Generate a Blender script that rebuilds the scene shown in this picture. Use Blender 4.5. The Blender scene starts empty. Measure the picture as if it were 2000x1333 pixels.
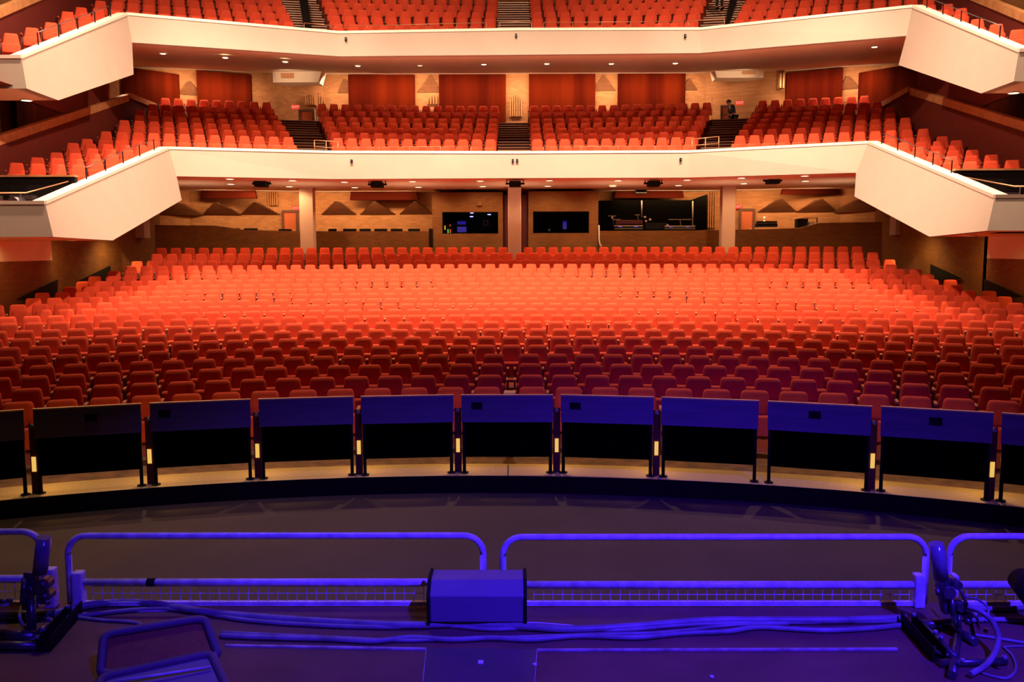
import bpy, bmesh, math, random
import numpy as np
from mathutils import Vector, Matrix, Euler
from mathutils.bvhtree import BVHTree
random.seed(7)
S = bpy.context.scene
COL = S.collection
PI = math.pi

# ------------------------------------------------------------------ camera
F = 1750.0
EYE = Vector((0.12, 0.0, 2.95))
PITCH = math.atan((666.5 - 485) / F)
cam_d = bpy.data.cameras.new('camera')
cam = bpy.data.objects.new('camera', cam_d)
COL.objects.link(cam)
cam_d.sensor_width = 36.0
cam_d.lens = F / 2000 * 36.0
cam_d.clip_end = 300
ROT = Matrix.Rotation(0.0059, 3, 'Z') @ Matrix.Rotation(PI / 2 - PITCH, 3, 'X') @ Matrix.Rotation(-0.0023, 3, 'Z')
cam.matrix_world = Matrix.Translation(EYE) @ ROT.to_4x4()
S.camera = cam

# ------------------------------------------------------------------ world, exposure
w = bpy.data.worlds.new('world'); S.world = w; w.use_nodes = True
w.node_tree.nodes['Background'].inputs[0].default_value = (0.5, 0.22, 0.10, 1)
w.node_tree.nodes['Background'].inputs[1].default_value = 0.006
S.view_settings.view_transform = 'Standard'
S.view_settings.look = 'None'
S.view_settings.exposure = 0.0
S.view_settings.gamma = 1.0
S.view_settings.use_curve_mapping = False
S.cycles.max_bounces = 5
S.cycles.diffuse_bounces = 4
S.cycles.glossy_bounces = 2
S.cycles.transparent_max_bounces = 6
S.cycles.caustics_reflective = False
S.cycles.caustics_refractive = False

# ------------------------------------------------------------------ big lights
WARM = (1.0, 0.62, 0.41)
def spot(name, loc, target, power, color, size=70, blend=0.6, radius=0.15):
    d = bpy.data.lights.new(name, 'SPOT'); d.energy = power; d.color = color
    d.spot_size = math.radians(size); d.spot_blend = blend; d.shadow_soft_size = radius
    o = bpy.data.objects.new(name, d); COL.objects.link(o); o.location = loc
    o.rotation_euler = (Vector(target) - Vector(loc)).to_track_quat('-Z', 'Y').to_euler()
    return o
for i, x in enumerate((-10.5, -6.3, -2.1, 2.1, 6.3, 10.5)):          # house lights in the ceiling over the orchestra seats
    spot('house_light', (x, 23.0, 18.0), (x * 1.0, 28.7, 3.0), 12500, WARM, 84, 0.9, 0.18)
for x in (-9, -3, 3, 9):                                                 # light on the front rows of the lower balcony
    spot('house_light', (x, 20.0, 16.5), (x, 36.0, 8.6), 3200, WARM, 36, 0.8, 0.15)
for x in (-8, 0, 8):                                                     # high light on the upper tier
    spot('house_light', (x, 24, 20.5), (x * 1.5, 37.5, 13.2), 3600, WARM, 74, 0.7, 0.2)
for s in (-1, 1):                                                        # cross light onto the side galleries
    spot('house_light', (s * 3.0, 17.0, 16.0), (-s * 13.5, 27.5, 6.5), 14500 if s == 1 else 9500, WARM, 46, 0.8, 0.2)
    spot('house_light', (s * 6.0, 9.0, 17.0), (s * 15.5, 24.0, 7.5), 1100, WARM, 40, 0.8, 0.2)  # extra fill spots, added to brighten the gallery end faces
for x in (-8, 0, 8):                                                     # steep light on the front rows and the pit kerb
    spot('house_light', (x, 20.8, 18.0), (x, 14.0, 0), 3800, WARM, 50, 0.9, 0.25)
def strip(p0, p1, z, to_wall, power, color=WARM):                        # recessed strip washing a wall from above
    a = Vector((p0[0], p0[1], z)); b = Vector((p1[0], p1[1], z)); d = bpy.data.lights.new('wall_washer', 'AREA')
    d.shape = 'RECTANGLE'; d.size = (b - a).length; d.size_y = 0.12; d.energy = power; d.color = color
    o = bpy.data.objects.new('wall_washer', d); COL.objects.link(o); o.location = (a + b) / 2
    X = (b - a).normalized(); Z = -Vector((-X.y * 0.62, X.x * 0.62, -0.78)).normalized()
    if Z.y > 0: Z = -Vector((X.y * 0.62, -X.x * 0.62, -0.78)).normalized()
    Yv = Z.cross(X); o.matrix_world = Matrix.Translation((a + b) / 2) @ Matrix((X, Yv, Z)).transposed().to_4x4()
strip((-9.0, 43.6), (9.0, 43.6), 11.0, 1, 720); strip((-15.6, 40.2), (-11.9, 42.3), 10.6, 1, 150); strip((11.9, 42.3), (15.6, 40.2), 10.6, 1, 150)
for q in ((-9.2, 40.9, -4.6, 40.9, 120), (4.6, 40.9, 9.2, 40.9, 120), (-13.6, 39.4, -9.4, 40.8, 105), (9.4, 40.8, 13.6, 39.4, 105)):
    strip(q[:2], q[2:4], 5.42, 1, q[4], (1.0, 0.58, 0.30))
for x in (-12.6, -8.4, -4.2, 0, 4.2, 8.4, 12.6):                          # unseen spots added in place of bounce light on the lower soffit
    spot('soffit_fill', (x, 36.6 - abs(x) * 0.12, 3.3), (x, 36.9 - abs(x) * 0.12, 6), 95, (1.0, 0.62, 0.38), 125, 1.0, 0.4)
for s in (-1, 1):                                                        # fill spots without a fixture, added to brighten the two vent boxes
    spot('box_fill', (s * 10.6, 41.2, 10.35), (s * 10.3, 43.3, 11.0), 110, WARM, 70, 0.8, 0.1)
for x in (-8, -4, 0, 4, 8):                                              # unseen fill spots added above the pit rail to brighten balconies and soffits
    spot('balcony_fill', (x, 11.3, 1.25), (x * 1.1, 34.0, 9.6), 3500, (1.0, 0.64, 0.42), 24, 0.5, 0.2)
for s in (-1, 1):
    for y in (24.5, 29.0, 33.5, 38.0):
        spot('wall_washer', (s * 16.3, y, 8.9 + (y - 24.5) * 0.1), (s * 17.5, y, 6.5), 170, WARM, 120, 0.7, 0.06)
        if y < 38: spot('wall_washer', (s * 14.3, y, 3.1 + 0.0 * y), (s * 15.6, y + .3, 1.4), 90, (1.0, 0.62, 0.22), 150, 0.8, 0.06)
spot('house_light', (-4, 10.5, 17.0), (-3, 8.0, 0), 1500, (1.0, 0.74, 0.5), 38, 0.9, 0.25)
BLUE = (0.050, 0.013, 1.0)
spot('stage_light', (3.5, -1.5, 8.5), (1.5, 5.2, 1.0), 8500, BLUE, 50, 1.0, 0.08)
spot('stage_light', (5.5, -2.0, 8.5), (3.6, 11.6, 0.8), 3200, BLUE, 28, 0.9, 0.08)

# ------------------------------------------------------------------ pixel rays of the 2000x1333 photograph
def ray(px, py):
    return (ROT @ Vector(((px - 1000) / F, (666.5 - py) / F, -1))).normalized()
def hit(px, py, axis, val):
    d = ray(px, py); t = (val - EYE[axis]) / d[axis]
    return EYE + d * t
def atX(px, py, X): return hit(px, py, 0, X)
def atY(px, py, Y): return hit(px, py, 1, Y)
def atZ(px, py, Z): return hit(px, py, 2, Z)
def proj(p):
    v = ROT.transposed() @ (Vector(p) - EYE)
    return 1000 - F * v.x / v.z, 666.5 + F * v.y / v.z

# ------------------------------------------------------------------ materials
def mat(name, col, rough=0.6, metal=0.0, noise=0.0, scale=8.0, bump=0.0, sheen=0.0, spec=0.5, emis=None, estr=0.0):
    m = bpy.data.materials.new(name); m.use_nodes = True
    nt = m.node_tree; b = nt.nodes['Principled BSDF']
    b.inputs['Roughness'].default_value = rough; b.inputs['Metallic'].default_value = metal
    b.inputs['Specular IOR Level'].default_value = spec
    if sheen:
        b.inputs['Sheen Weight'].default_value = sheen
        b.inputs['Sheen Tint'].default_value = (1.0, 0.3, 0.2, 1)
        b.inputs['Sheen Roughness'].default_value = 0.4
    c = (*col, 1)
    tc = nt.nodes.new('ShaderNodeTexCoord')
    nz = nt.nodes.new('ShaderNodeTexNoise'); nz.inputs['Scale'].default_value = scale; nz.inputs['Detail'].default_value = 5
    nt.links.new(tc.outputs['Object'], nz.inputs['Vector'])
    rp = nt.nodes.new('ShaderNodeValToRGB')
    k = 1 - noise; k2 = 1 + noise * 0.6
    rp.color_ramp.elements[0].color = (c[0] * k, c[1] * k, c[2] * k, 1); rp.color_ramp.elements[0].position = 0.3
    rp.color_ramp.elements[1].color = (min(1, c[0] * k2), min(1, c[1] * k2), min(1, c[2] * k2), 1); rp.color_ramp.elements[1].position = 0.7
    nt.links.new(nz.outputs['Fac'], rp.inputs['Fac'])
    nt.links.new(rp.outputs['Color'], b.inputs['Base Color'])
    if bump:
        bp = nt.nodes.new('ShaderNodeBump'); bp.inputs['Strength'].default_value = bump; bp.inputs['Distance'].default_value = 0.02
        nt.links.new(nz.outputs['Fac'], bp.inputs['Height']); nt.links.new(bp.outputs['Normal'], b.inputs['Normal'])
    if emis:
        b.inputs['Emission Color'].default_value = (*emis, 1); b.inputs['Emission Strength'].default_value = estr
        m.cycles.emission_sampling = 'NONE'
    return m
def brick(name, c1, c2, mortar, sx=0.30, sy=0.09):
    m = bpy.data.materials.new(name); m.use_nodes = True
    nt = m.node_tree; b = nt.nodes['Principled BSDF']; b.inputs['Roughness'].default_value = 0.85
    tc = nt.nodes.new('ShaderNodeTexCoord'); sp = nt.nodes.new('ShaderNodeSeparateXYZ'); cb = nt.nodes.new('ShaderNodeCombineXYZ')
    ad = nt.nodes.new('ShaderNodeMath'); ad.operation = 'ADD'
    nt.links.new(tc.outputs['Object'], sp.inputs[0])
    nt.links.new(sp.outputs['X'], ad.inputs[0]); nt.links.new(sp.outputs['Y'], ad.inputs[1])
    nt.links.new(ad.outputs[0], cb.inputs['X']); nt.links.new(sp.outputs['Z'], cb.inputs['Y'])
    t = nt.nodes.new('ShaderNodeTexBrick'); t.inputs['Scale'].default_value = 1.0
    t.inputs['Brick Width'].default_value = sx; t.inputs['Row Height'].default_value = sy; t.inputs['Mortar Size'].default_value = 0.01
    t.inputs['Color1'].default_value = (*c1, 1); t.inputs['Color2'].default_value = (*c2, 1); t.inputs['Mortar'].default_value = (*mortar, 1)
    nt.links.new(cb.outputs[0], t.inputs['Vector'])
    nz = nt.nodes.new('ShaderNodeTexNoise'); nz.inputs['Scale'].default_value = 1.3; nz.inputs['Detail'].default_value = 6
    nt.links.new(cb.outputs[0], nz.inputs['Vector'])
    mx = nt.nodes.new('ShaderNodeMixRGB'); mx.blend_type = 'MULTIPLY'; mx.inputs['Fac'].default_value = 0.45
    nt.links.new(t.outputs['Color'], mx.inputs['Color1']); nt.links.new(nz.outputs['Fac'], mx.inputs['Color2'])
    nt.links.new(mx.outputs[0], b.inputs['Base Color'])
    bp = nt.nodes.new('ShaderNodeBump'); bp.inputs['Strength'].default_value = 0.5; bp.inputs['Distance'].default_value = 0.02
    nt.links.new(t.outputs['Fac'], bp.inputs['Height']); bp.invert = True
    nt.links.new(bp.outputs['Normal'], b.inputs['Normal'])
    return m
def wood(name, c1, c2, sx=9.0, sz=0.3, rough=0.55, spec=0.4):
    m = bpy.data.materials.new(name); m.use_nodes = True
    nt = m.node_tree; b = nt.nodes['Principled BSDF']; b.inputs['Roughness'].default_value = rough; b.inputs['Specular IOR Level'].default_value = spec
    tc = nt.nodes.new('ShaderNodeTexCoord'); mp = nt.nodes.new('ShaderNodeMapping'); mp.inputs['Scale'].default_value = (sx, sx, sz)
    nz = nt.nodes.new('ShaderNodeTexNoise'); nz.inputs['Scale'].default_value = 1.0; nz.inputs['Detail'].default_value = 6
    rp = nt.nodes.new('ShaderNodeValToRGB'); rp.color_ramp.elements[0].position = 0.35; rp.color_ramp.elements[1].position = 0.65
    rp.color_ramp.elements[0].color = (*c1, 1); rp.color_ramp.elements[1].color = (*c2, 1)
    nt.links.new(tc.outputs['Object'], mp.inputs[0]); nt.links.new(mp.outputs[0], nz.inputs['Vector'])
    nt.links.new(nz.outputs['Fac'], rp.inputs['Fac']); nt.links.new(rp.outputs[0], b.inputs['Base Color'])
    return m
def glass(name):
    m = bpy.data.materials.new(name); m.use_nodes = True
    nt = m.node_tree; nt.nodes.clear()
    o = nt.nodes.new('ShaderNodeOutputMaterial'); mx = nt.nodes.new('ShaderNodeMixShader')
    t = nt.nodes.new('ShaderNodeBsdfTransparent'); g = nt.nodes.new('ShaderNodeBsdfGlossy')
    t.inputs[0].default_value = (0.9, 0.93, 0.93, 1); g.inputs['Roughness'].default_value = 0.05; g.inputs[0].default_value = (1, 1, 1, 1)
    mx.inputs[0].default_value = 0.06
    nt.links.new(t.outputs[0], mx.inputs[1]); nt.links.new(g.outputs[0], mx.inputs[2]); nt.links.new(mx.outputs[0], o.inputs[0])
    return m

M = dict(
    fabric=mat('seat_fabric', (0.78, 0.098, 0.043), 0.9, noise=0.12, scale=60, sheen=0.35, spec=0.2),
    arm=mat('armrest_wood', (0.60, 0.22, 0.10), 0.5, noise=0.1),
    armred=mat('armrest_red', (0.55, 0.10, 0.05), 0.6, noise=0.1),
    iron=mat('seat_iron', (0.10, 0.022, 0.015), 0.6),
    cream=mat('cream_plaster', (0.50, 0.45, 0.385), 0.8, noise=0.03, scale=2),
    cap=mat('white_cap', (0.92, 0.88, 0.78), 0.6),
    soffit=mat('soffit_plaster', (0.85, 0.74, 0.56), 0.85, noise=0.04, scale=3),
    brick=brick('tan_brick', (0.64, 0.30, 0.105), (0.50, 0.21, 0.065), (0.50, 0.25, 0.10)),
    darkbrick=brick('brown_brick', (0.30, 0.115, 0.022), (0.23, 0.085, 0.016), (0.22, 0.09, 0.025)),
    panel=wood('red_panel', (0.050, 0.0034, 0.0005), (0.105, 0.0105, 0.0012), 1.3, 0.05, 0.8, 0.03),
    redboard=wood('dark_red_board', (0.030, 0.0025, 0.0004), (0.042, 0.0042, 0.0007), 0.8, 0.4, 0.8, 0.03),
    redwall=mat('dark_red_wall', (0.13, 0.012, 0.006), 0.8, noise=0.2, scale=12),
    carpet=mat('carpet', (0.22, 0.03, 0.012), 0.95, noise=0.25, scale=40),
    step=mat('step_carpet', (0.12, 0.028, 0.010), 0.9, noise=0.2, scale=20),
    nosing=mat('nosing_metal', (0.55, 0.38, 0.28), 0.4, 0.3),
    hand=mat('handrail_brass', (0.62, 0.36, 0.20), 0.4, 0.5),
    woodcap=wood('oak_cap', (0.50, 0.24, 0.09), (0.62, 0.34, 0.15), 3, 3),
    black=mat('black_paint', (0.010, 0.009, 0.010), 0.7, noise=0.2, spec=0.15),
    cloth=mat('black_cloth', (0.0025, 0.0022, 0.0015), 0.95, noise=0.2, scale=30, spec=0.0),
    ledge=mat('ledge_concrete', (0.50, 0.36, 0.14), 0.8, noise=0.12, scale=25, bump=0.1),
    tile=mat('brown_tile', (0.20, 0.10, 0.035), 0.7, noise=0.5, scale=5),
    edge=mat('pit_edge', (0.016, 0.008, 0.006), 0.3, noise=0.3, scale=6, spec=0.25),
    pit=mat('pit_floor', (0.085, 0.052, 0.034), 0.8, noise=0.18, scale=1.2),
    stage=mat('stage_floor', (0.19, 0.085, 0.07), 0.6, noise=0.25, scale=3),
    trimblue=mat('worn_trim', (0.55, 0.5, 0.5), 0.5, noise=0.5, scale=14),
    railpaint=mat('rail_paint', (0.92, 0.9, 0.92), 0.35, noise=0.35, scale=18, bump=0.15),
    hatch=mat('hatch_plate', (0.10, 0.075, 0.10), 0.45, noise=0.15, scale=4),
    rim=mat('monitor_rim', (0.16, 0.11, 0.15), 0.6, noise=0.1),
    chrome=mat('chrome', (0.22, 0.2, 0.3), 0.16, 0.0, spec=1.0),
    gun=mat('gunmetal', (0.16, 0.15, 0.17), 0.35, 0.7, noise=0.3, scale=20),
    railcap=wood('rail_cap_wood', (0.75, 0.42, 0.18), (0.85, 0.52, 0.25), 3, 3),
    board=wood('rail_board', (0.20, 0.15, 0.20), (0.26, 0.19, 0.25), 0.6, 12, 0.5),
    boxpaint=mat('box_paint', (0.24, 0.20, 0.26), 0.55, noise=0.06, scale=6),
    cable=mat('cable_rubber', (0.30, 0.27, 0.32), 0.45, noise=0.4, scale=9),
    grille=mat('speaker_grille', (0.36, 0.13, 0.030), 0.7, noise=0.2, scale=60),
    lamp=mat('lamp_lens', (1, 1, 1), 0.5, emis=(1.0, 0.78, 0.45), estr=9),
    strip=mat('strip_lens', (0.3, 0.2, 0.03), 0.5, emis=(1.0, 0.60, 0.13), estr=0.85),
    bulb=mat('small_bulb', (0.5, 0.4, 0.3), 0.5, emis=(1.0, 0.75, 0.45), estr=2.5),
    exit=mat('exit_sign_red', (0.10, 0.004, 0.002), 0.5, spec=0.1, emis=(1.0, 0.06, 0.02), estr=0.75),
    exitw=mat('exit_letter', (0.3, 0.1, 0.08), 0.5, emis=(1.0, 0.45, 0.35), estr=0.9),
    bluelamp=mat('blue_lens', (0.3, 0.3, 1), 0.5, emis=(0.30, 0.28, 1.0), estr=6),
    bluescreen=mat('blue_screen', (0.05, 0.04, 0.3), 0.5, emis=(0.05, 0.03, 0.8), estr=0.35),
    green=mat('green_led', (0, 0.4, 0), 0.5, emis=(0.2, 0.8, 0.1), estr=1.0),
    red=mat('red_led', (0.4, 0, 0), 0.5, emis=(1.0, 0.1, 0.05), estr=1.0),
    yellow=mat('yellow_led', (0.4, 0.3, 0), 0.5, emis=(1.0, 0.6, 0.05), estr=0.9),
    door=wood('door_wood', (0.42, 0.09, 0.02), (0.50, 0.12, 0.03), 2, 0.3),
    frame=mat('door_frame', (0.10, 0.035, 0.015), 0.6),
    purple=mat('purple_curtain', (0.10, 0.02, 0.03), 0.9),
    grey=mat('grey_gear', (0.20, 0.16, 0.13), 0.5, 0.0),
    column=mat('column_plaster', (0.70, 0.50, 0.40), 0.8, noise=0.03, scale=3),
    skin=mat('skin', (0.45, 0.22, 0.14), 0.6), hair=mat('hair', (0.01, 0.008, 0.006), 0.8),
    darkwear=mat('dark_clothing', (0.010, 0.010, 0.012), 0.9),
    white=mat('white_tape', (0.9, 0.9, 0.9), 0.6),
    glass=glass('booth_glass'),
)

# ------------------------------------------------------------------ mesh builder
class MB:
    def __init__(s): s.v = []; s.f = []; s.sm = []
    def add(s, vs, fs, smooth=False):
        n = len(s.v); s.v += [tuple(v) for v in vs]; s.f += [tuple(i + n for i in f) for f in fs]; s.sm += [smooth] * len(fs); return s
    def box(s, x0, x1, y0, y1, z0, z1):
        return s.add([(x, y, z) for z in (z0, z1) for y in (y0, y1) for x in (x0, x1)],
                     [(0, 2, 3, 1), (4, 5, 7, 6), (0, 1, 5, 4), (2, 6, 7, 3), (0, 4, 6, 2), (1, 3, 7, 5)])
    def obox(s, c, sx, sy, sz, R):
        vs = [Vector(c) + R @ Vector((x * sx / 2, y * sy / 2, z * sz / 2)) for z in (-1, 1) for y in (-1, 1) for x in (-1, 1)]
        return s.add(vs, [(0, 2, 3, 1), (4, 5, 7, 6), (0, 1, 5, 4), (2, 6, 7, 3), (0, 4, 6, 2), (1, 3, 7, 5)])
    def bar(s, a, b, wx, wz):                    # box beam from a to b
        a = Vector(a); b = Vector(b); d = b - a
        R = d.to_track_quat('X', 'Z').to_matrix()
        return s.obox((a + b) / 2, d.length, wx, wz, R)
    def tube(s, pts, r, n=8, caps=True, closed=False):
        pts = [Vector(p) for p in pts]; m = len(pts); base = len(s.v); prev = None
        for i, p in enumerate(pts):
            if closed: t = (pts[(i + 1) % m] - pts[i - 1]).normalized()
            else: t = (pts[min(i + 1, m - 1)] - pts[max(i - 1, 0)]).normalized()
            if prev is None:
                u = t.cross(Vector((0, 0, 1)))
                if u.length < 1e-3: u = t.cross(Vector((0, 1, 0)))
                u.normalize()
            else:
                u = prev - t * prev.dot(t); u.normalize()
            prev = u; w_ = t.cross(u); rr = r[i] if isinstance(r, (list, tuple)) else r
            for k in range(n):
                a = 2 * PI * k / n; s.v.append(tuple(p + (u * math.cos(a) + w_ * math.sin(a)) * rr))
        for i in range(m if closed else m - 1):
            j = (i + 1) % m
            for k in range(n):
                k2 = (k + 1) % n
                s.f.append((base + i * n + k, base + i * n + k2, base + j * n + k2, base + j * n + k)); s.sm.append(True)
        if caps and not closed:
            s.f.append(tuple(base + k for k in reversed(range(n)))); s.sm.append(False)
            s.f.append(tuple(base + (m - 1) * n + k for k in range(n))); s.sm.append(False)
        return s
    def prism(s, poly, off):                     # polygon extruded by vector off
        n = len(poly); off = Vector(off)
        vs = [Vector(p) for p in poly] + [Vector(p) + off for p in poly]
        fs = [tuple(range(n)), tuple(reversed(range(n, 2 * n)))] + [(i, i + n, (i + 1) % n + n, (i + 1) % n) for i in range(n)]
        return s.add(vs, fs)
    def loft(s, rings, smooth=True, cap=True):
        n = len(rings[0]); base = len(s.v)
        for r in rings: s.v += [tuple(p) for p in r]
        for i in range(len(rings) - 1):
            for k in range(n):
                k2 = (k + 1) % n
                s.f.append((base + i * n + k, base + i * n + k2, base + (i + 1) * n + k2, base + (i + 1) * n + k)); s.sm.append(smooth)
        if cap:
            s.f.append(tuple(base + k for k in reversed(range(n)))); s.sm.append(False)
            s.f.append(tuple(base + (len(rings) - 1) * n + k for k in range(n))); s.sm.append(False)
        return s
    def cyl(s, c, r, h, axis='Z', n=16, r2=None):
        c = Vector(c); r2 = r if r2 is None else r2
        A = {'X': Vector((1, 0, 0)), 'Y': Vector((0, 1, 0)), 'Z': Vector((0, 0, 1))}[axis]
        return s.tube([c, c + A * h], [r, r2], n)
    def mesh(s, name, m):
        me = bpy.data.meshes.new(name); me.from_pydata(s.v, [], s.f)
        bm = bmesh.new(); bm.from_mesh(me); bmesh.ops.recalc_face_normals(bm, faces=bm.faces); bm.to_mesh(me); bm.free()
        me.polygons.foreach_set('use_smooth', s.sm)
        for mm in (m if isinstance(m, (list, tuple)) else [m]): me.materials.append(mm)
        return me
    def build(s, name, m, parent=None, loc=None, bevel=0):
        """Link as one object. With loc/parent the vertices are taken as world coordinates and shifted to the parent's origin."""
        org = Vector((0, 0, 0))
        if parent is not None:
            org = WORLD.get(parent.name, Vector((0, 0, 0)))
        elif loc is not None:
            org = Vector(loc)
        if org.length > 0: s.v = [tuple(Vector(v) - org) for v in s.v]
        o = bpy.data.objects.new(name, s.mesh(name, m)); COL.objects.link(o)
        if parent is not None: o.parent = parent; WORLD[o.name] = org
        else: o.location = org; WORLD[o.name] = org
        if bevel:
            b = o.modifiers.new('bevel', 'BEVEL'); b.width = bevel; b.segments = 2; b.limit_method = 'ANGLE'
        return o
WORLD = {}
def tag(o, label, cat, group=None, kind=None):
    o['label'] = label; o['category'] = cat
    if group: o['group'] = group
    if kind: o['kind'] = kind
    return o
def thing(name, loc, label, cat, group=None):
    o = bpy.data.objects.new(name, None); COL.objects.link(o); o.location = loc; WORLD[o.name] = Vector(loc)
    o.empty_display_size = 0.1
    return tag(o, label, cat, group)
def struct(o, label=None):
    o['kind'] = 'structure'
    if label: o['label'] = label
    return o
ORD = 'zeroth first second third fourth fifth sixth seventh eighth ninth tenth eleventh twelfth thirteenth fourteenth fifteenth sixteenth seventeenth eighteenth nineteenth twentieth'.split()
def ordw(n): return ORD[n]

# ------------------------------------------------------------------ tiers: ring radii and floor heights
YC = -5.0                                          # common centre of the seat rows
def interp(x, pts):
    for (a, va), (b, vb) in zip(pts, pts[1:]):
        if x <= b or (b, vb) == pts[-1]: return va + (vb - va) * (x - a) / (b - a)
def ztop(py, Y): return atY(1003, py, Y).z
SEAT_H = 0.88; PITCHW = 0.54
O_Y = [interp(i, [(0, 13.2), (9, 25.0), (17, 34.6), (21, 38.7)]) for i in range(22)]
O_PY = [430 + v / 2.857 for v in (937, 868, 804, 750, 699, 650, 607, 566, 528, 494, 464, 434, 404, 377, 350, 323, 297, 271, 246, 221, 183, 152)]
O_Z = [ztop(p, y) - SEAT_H for p, y in zip(O_PY, O_Y)]
O_ROWS = [(y - YC, z) for y, z in zip(O_Y, O_Z)]
L_PY = [287, 272, 261, 250.5, 241, 231, 219, 207]
L_ROWS = [(34.9 + 1.15 * i - YC, ztop(p, 34.9 + 1.15 * i) - SEAT_H) for i, p in enumerate(L_PY)]
U_PY = [51, 36, 23, 10, -2, -14, -26]
U_ROWS = [(35.0 + 1.15 * i - YC, ztop(p, 35.0 + 1.15 * i) - SEAT_H) for i, p in enumerate(U_PY)]
L_WING = [(L_ROWS[0][0] - 1.12 * k, L_ROWS[0][1] - 0.275 * k) for k in range(1, 8)]
U_WING = [(U_ROWS[0][0] - 1.12 * k, U_ROWS[0][1] - 0.445 * k) for k in range(1, 8)]

def ring(mb, R0, R1, z0, z1, x0, x1, n=14):
    """floor strip between radii R0 and R1 and between x0 and x1, curved round the centre"""
    vs = []
    for R, z in ((R0, z0), (R1, z1)):
        a0 = math.asin(max(-1, min(1, x0 / R))); a1 = math.asin(max(-1, min(1, x1 / R)))
        for k in range(n + 1):
            a = a0 + (a1 - a0) * k / n
            vs.append((R * math.sin(a), YC + R * math.cos(a), z))
    mb.add(vs, [(k, k + 1, k + n + 2, k + n + 1) for k in range(n)])
def terrace(mb, rows, x0, x1, front, back, n=14, gap=None):
    rows = sorted(rows)
    if gap:                                            # the side aisles dip to the rear doors behind the seventh row
        prevz = None
        for i, (R, z) in enumerate(rows):
            a = front if i == 0 else R - 0.62
            b = rows[i + 1][0] - 0.62 if i + 1 < len(rows) else back
            if i < gap: spans = [(x0, x1)]
            else:
                cx = R * math.sin(0.187 + 0.0035 * i); hw = 0.62 + 0.05 * i
                spans = [(x0, -cx - hw), (-cx + hw, cx - hw), (cx + hw, x1)]
                for s_ in (-1, 1):
                    ring(mb, a, b, rows[gap - 1][1] - 0.06, rows[gap - 1][1] - 0.06, s_ * cx - hw - .1, s_ * cx + hw + .1, 3)
                    for e in (-hw, hw):
                        x = s_ * cx + e; y0 = YC + math.sqrt(a * a - x * x); y1 = YC + math.sqrt(b * b - x * x)
                        mb.add([(x, y0, z), (x, y1 + .05, z), (x, y1 + .05, rows[gap - 1][1] - 0.06), (x, y0, rows[gap - 1][1] - 0.06)], [(0, 1, 2, 3)])
            for (u0, u1) in spans:
                if prevz is not None: ring(mb, a, a + 0.001, prevz, z, u0, u1, n)
                ring(mb, a, b, z, z, u0, u1, n)
            prevz = z
        return
    prevz = None
    for i, (R, z) in enumerate(rows):
        a = front if i == 0 else R - 0.62
        b = rows[i + 1][0] - 0.62 if i + 1 < len(rows) else back
        if prevz is not None: ring(mb, a, a + 0.001, prevz, z, x0, x1, n)
        ring(mb, a, b, z, z, x0, x1, n); prevz = z

# orchestra floor: pale ledge, brown tiles, carpet rake
RL = 11.42 - YC                                    # radius of the pit edge
mb = MB(); terrace(mb, O_ROWS, -15.6, 15.6, RL + 1.15, 48.5, 30)
struct(mb.build('floor', M['carpet']), 'raked red carpeted auditorium floor')

# ------------------------------------------------------------------ pit
feet_px = [(50, 968), (80, 965), (277, 950), (305, 948), (489, 937), (515, 936), (688, 929), (713, 929), (882, 924.5), (907, 924.5),
           (1075, 924.5), (1100, 924.5), (1270, 931), (1295, 932), (1473, 942), (1501, 944), (1691, 959), (1720, 960), (1925, 978), (1954, 980)]
feet = [atZ(x, y, 0.0) for x, y in feet_px]
# least-squares circle through the feet
A_ = np.array([[p.x, p.y, 1] for p in feet]); b_ = np.array([-(p.x ** 2 + p.y ** 2) for p in feet])
D_, E_, G_ = np.linalg.lstsq(A_, b_, rcond=None)[0]
PCX, PCY = -D_ / 2, -E_ / 2; PR = math.sqrt(PCX ** 2 + PCY ** 2 - G_)
def parc(mb, r0, r1, z0, z1, a=0.95, n=48):
    vs = []
    for r, z in ((r0, z0), (r1, z1)):
        for k in range(n + 1):
            t = -a + 2 * a * k / n
            vs.append((PCX + r * math.sin(t), PCY + r * math.cos(t), z))
    mb.add(vs, [(k, k + 1, k + n + 2, k + n + 1) for k in range(n)])
mb = MB(); parc(mb, PR - 0.13, PR + 0.52, 0, 0); parc(mb, PR - 0.13, PR - 0.13, -0.02, 0)
ledge = struct(mb.build('trim_ledge', M['ledge']), 'pale concrete kerb along the edge of the orchestra pit')
mb = MB(); parc(mb, PR + 0.52, PR + 1.7, 0.0, 0.0); struct(mb.build('floor_tiles', M['tile']))
mb = MB(); parc(mb, PR - 0.13, PR - 0.13, -0.23, -0.02); parc(mb, PR - 0.13, PR - 0.15, -0.02, -0.0)
struct(mb.build('wall_pit', M['edge']), 'glossy dark curved face of the pit edge')
mb = MB(); mb.add([(-16, 4.4, -0.23), (16, 4.4, -0.23), (16, 12.8, -0.23), (-16, 12.8, -0.23)], [(0, 1, 2, 3)])
struct(mb.build('floor_pit', M['pit']))
mb = MB(); j = atZ(992, 927, 0.0); mb.box(j.x - 0.006, j.x + 0.006, j.y - 0.12, j.y + 0.52, -0.002, 0.004)
struct(mb.build('trim_joint', M['black']))

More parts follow.
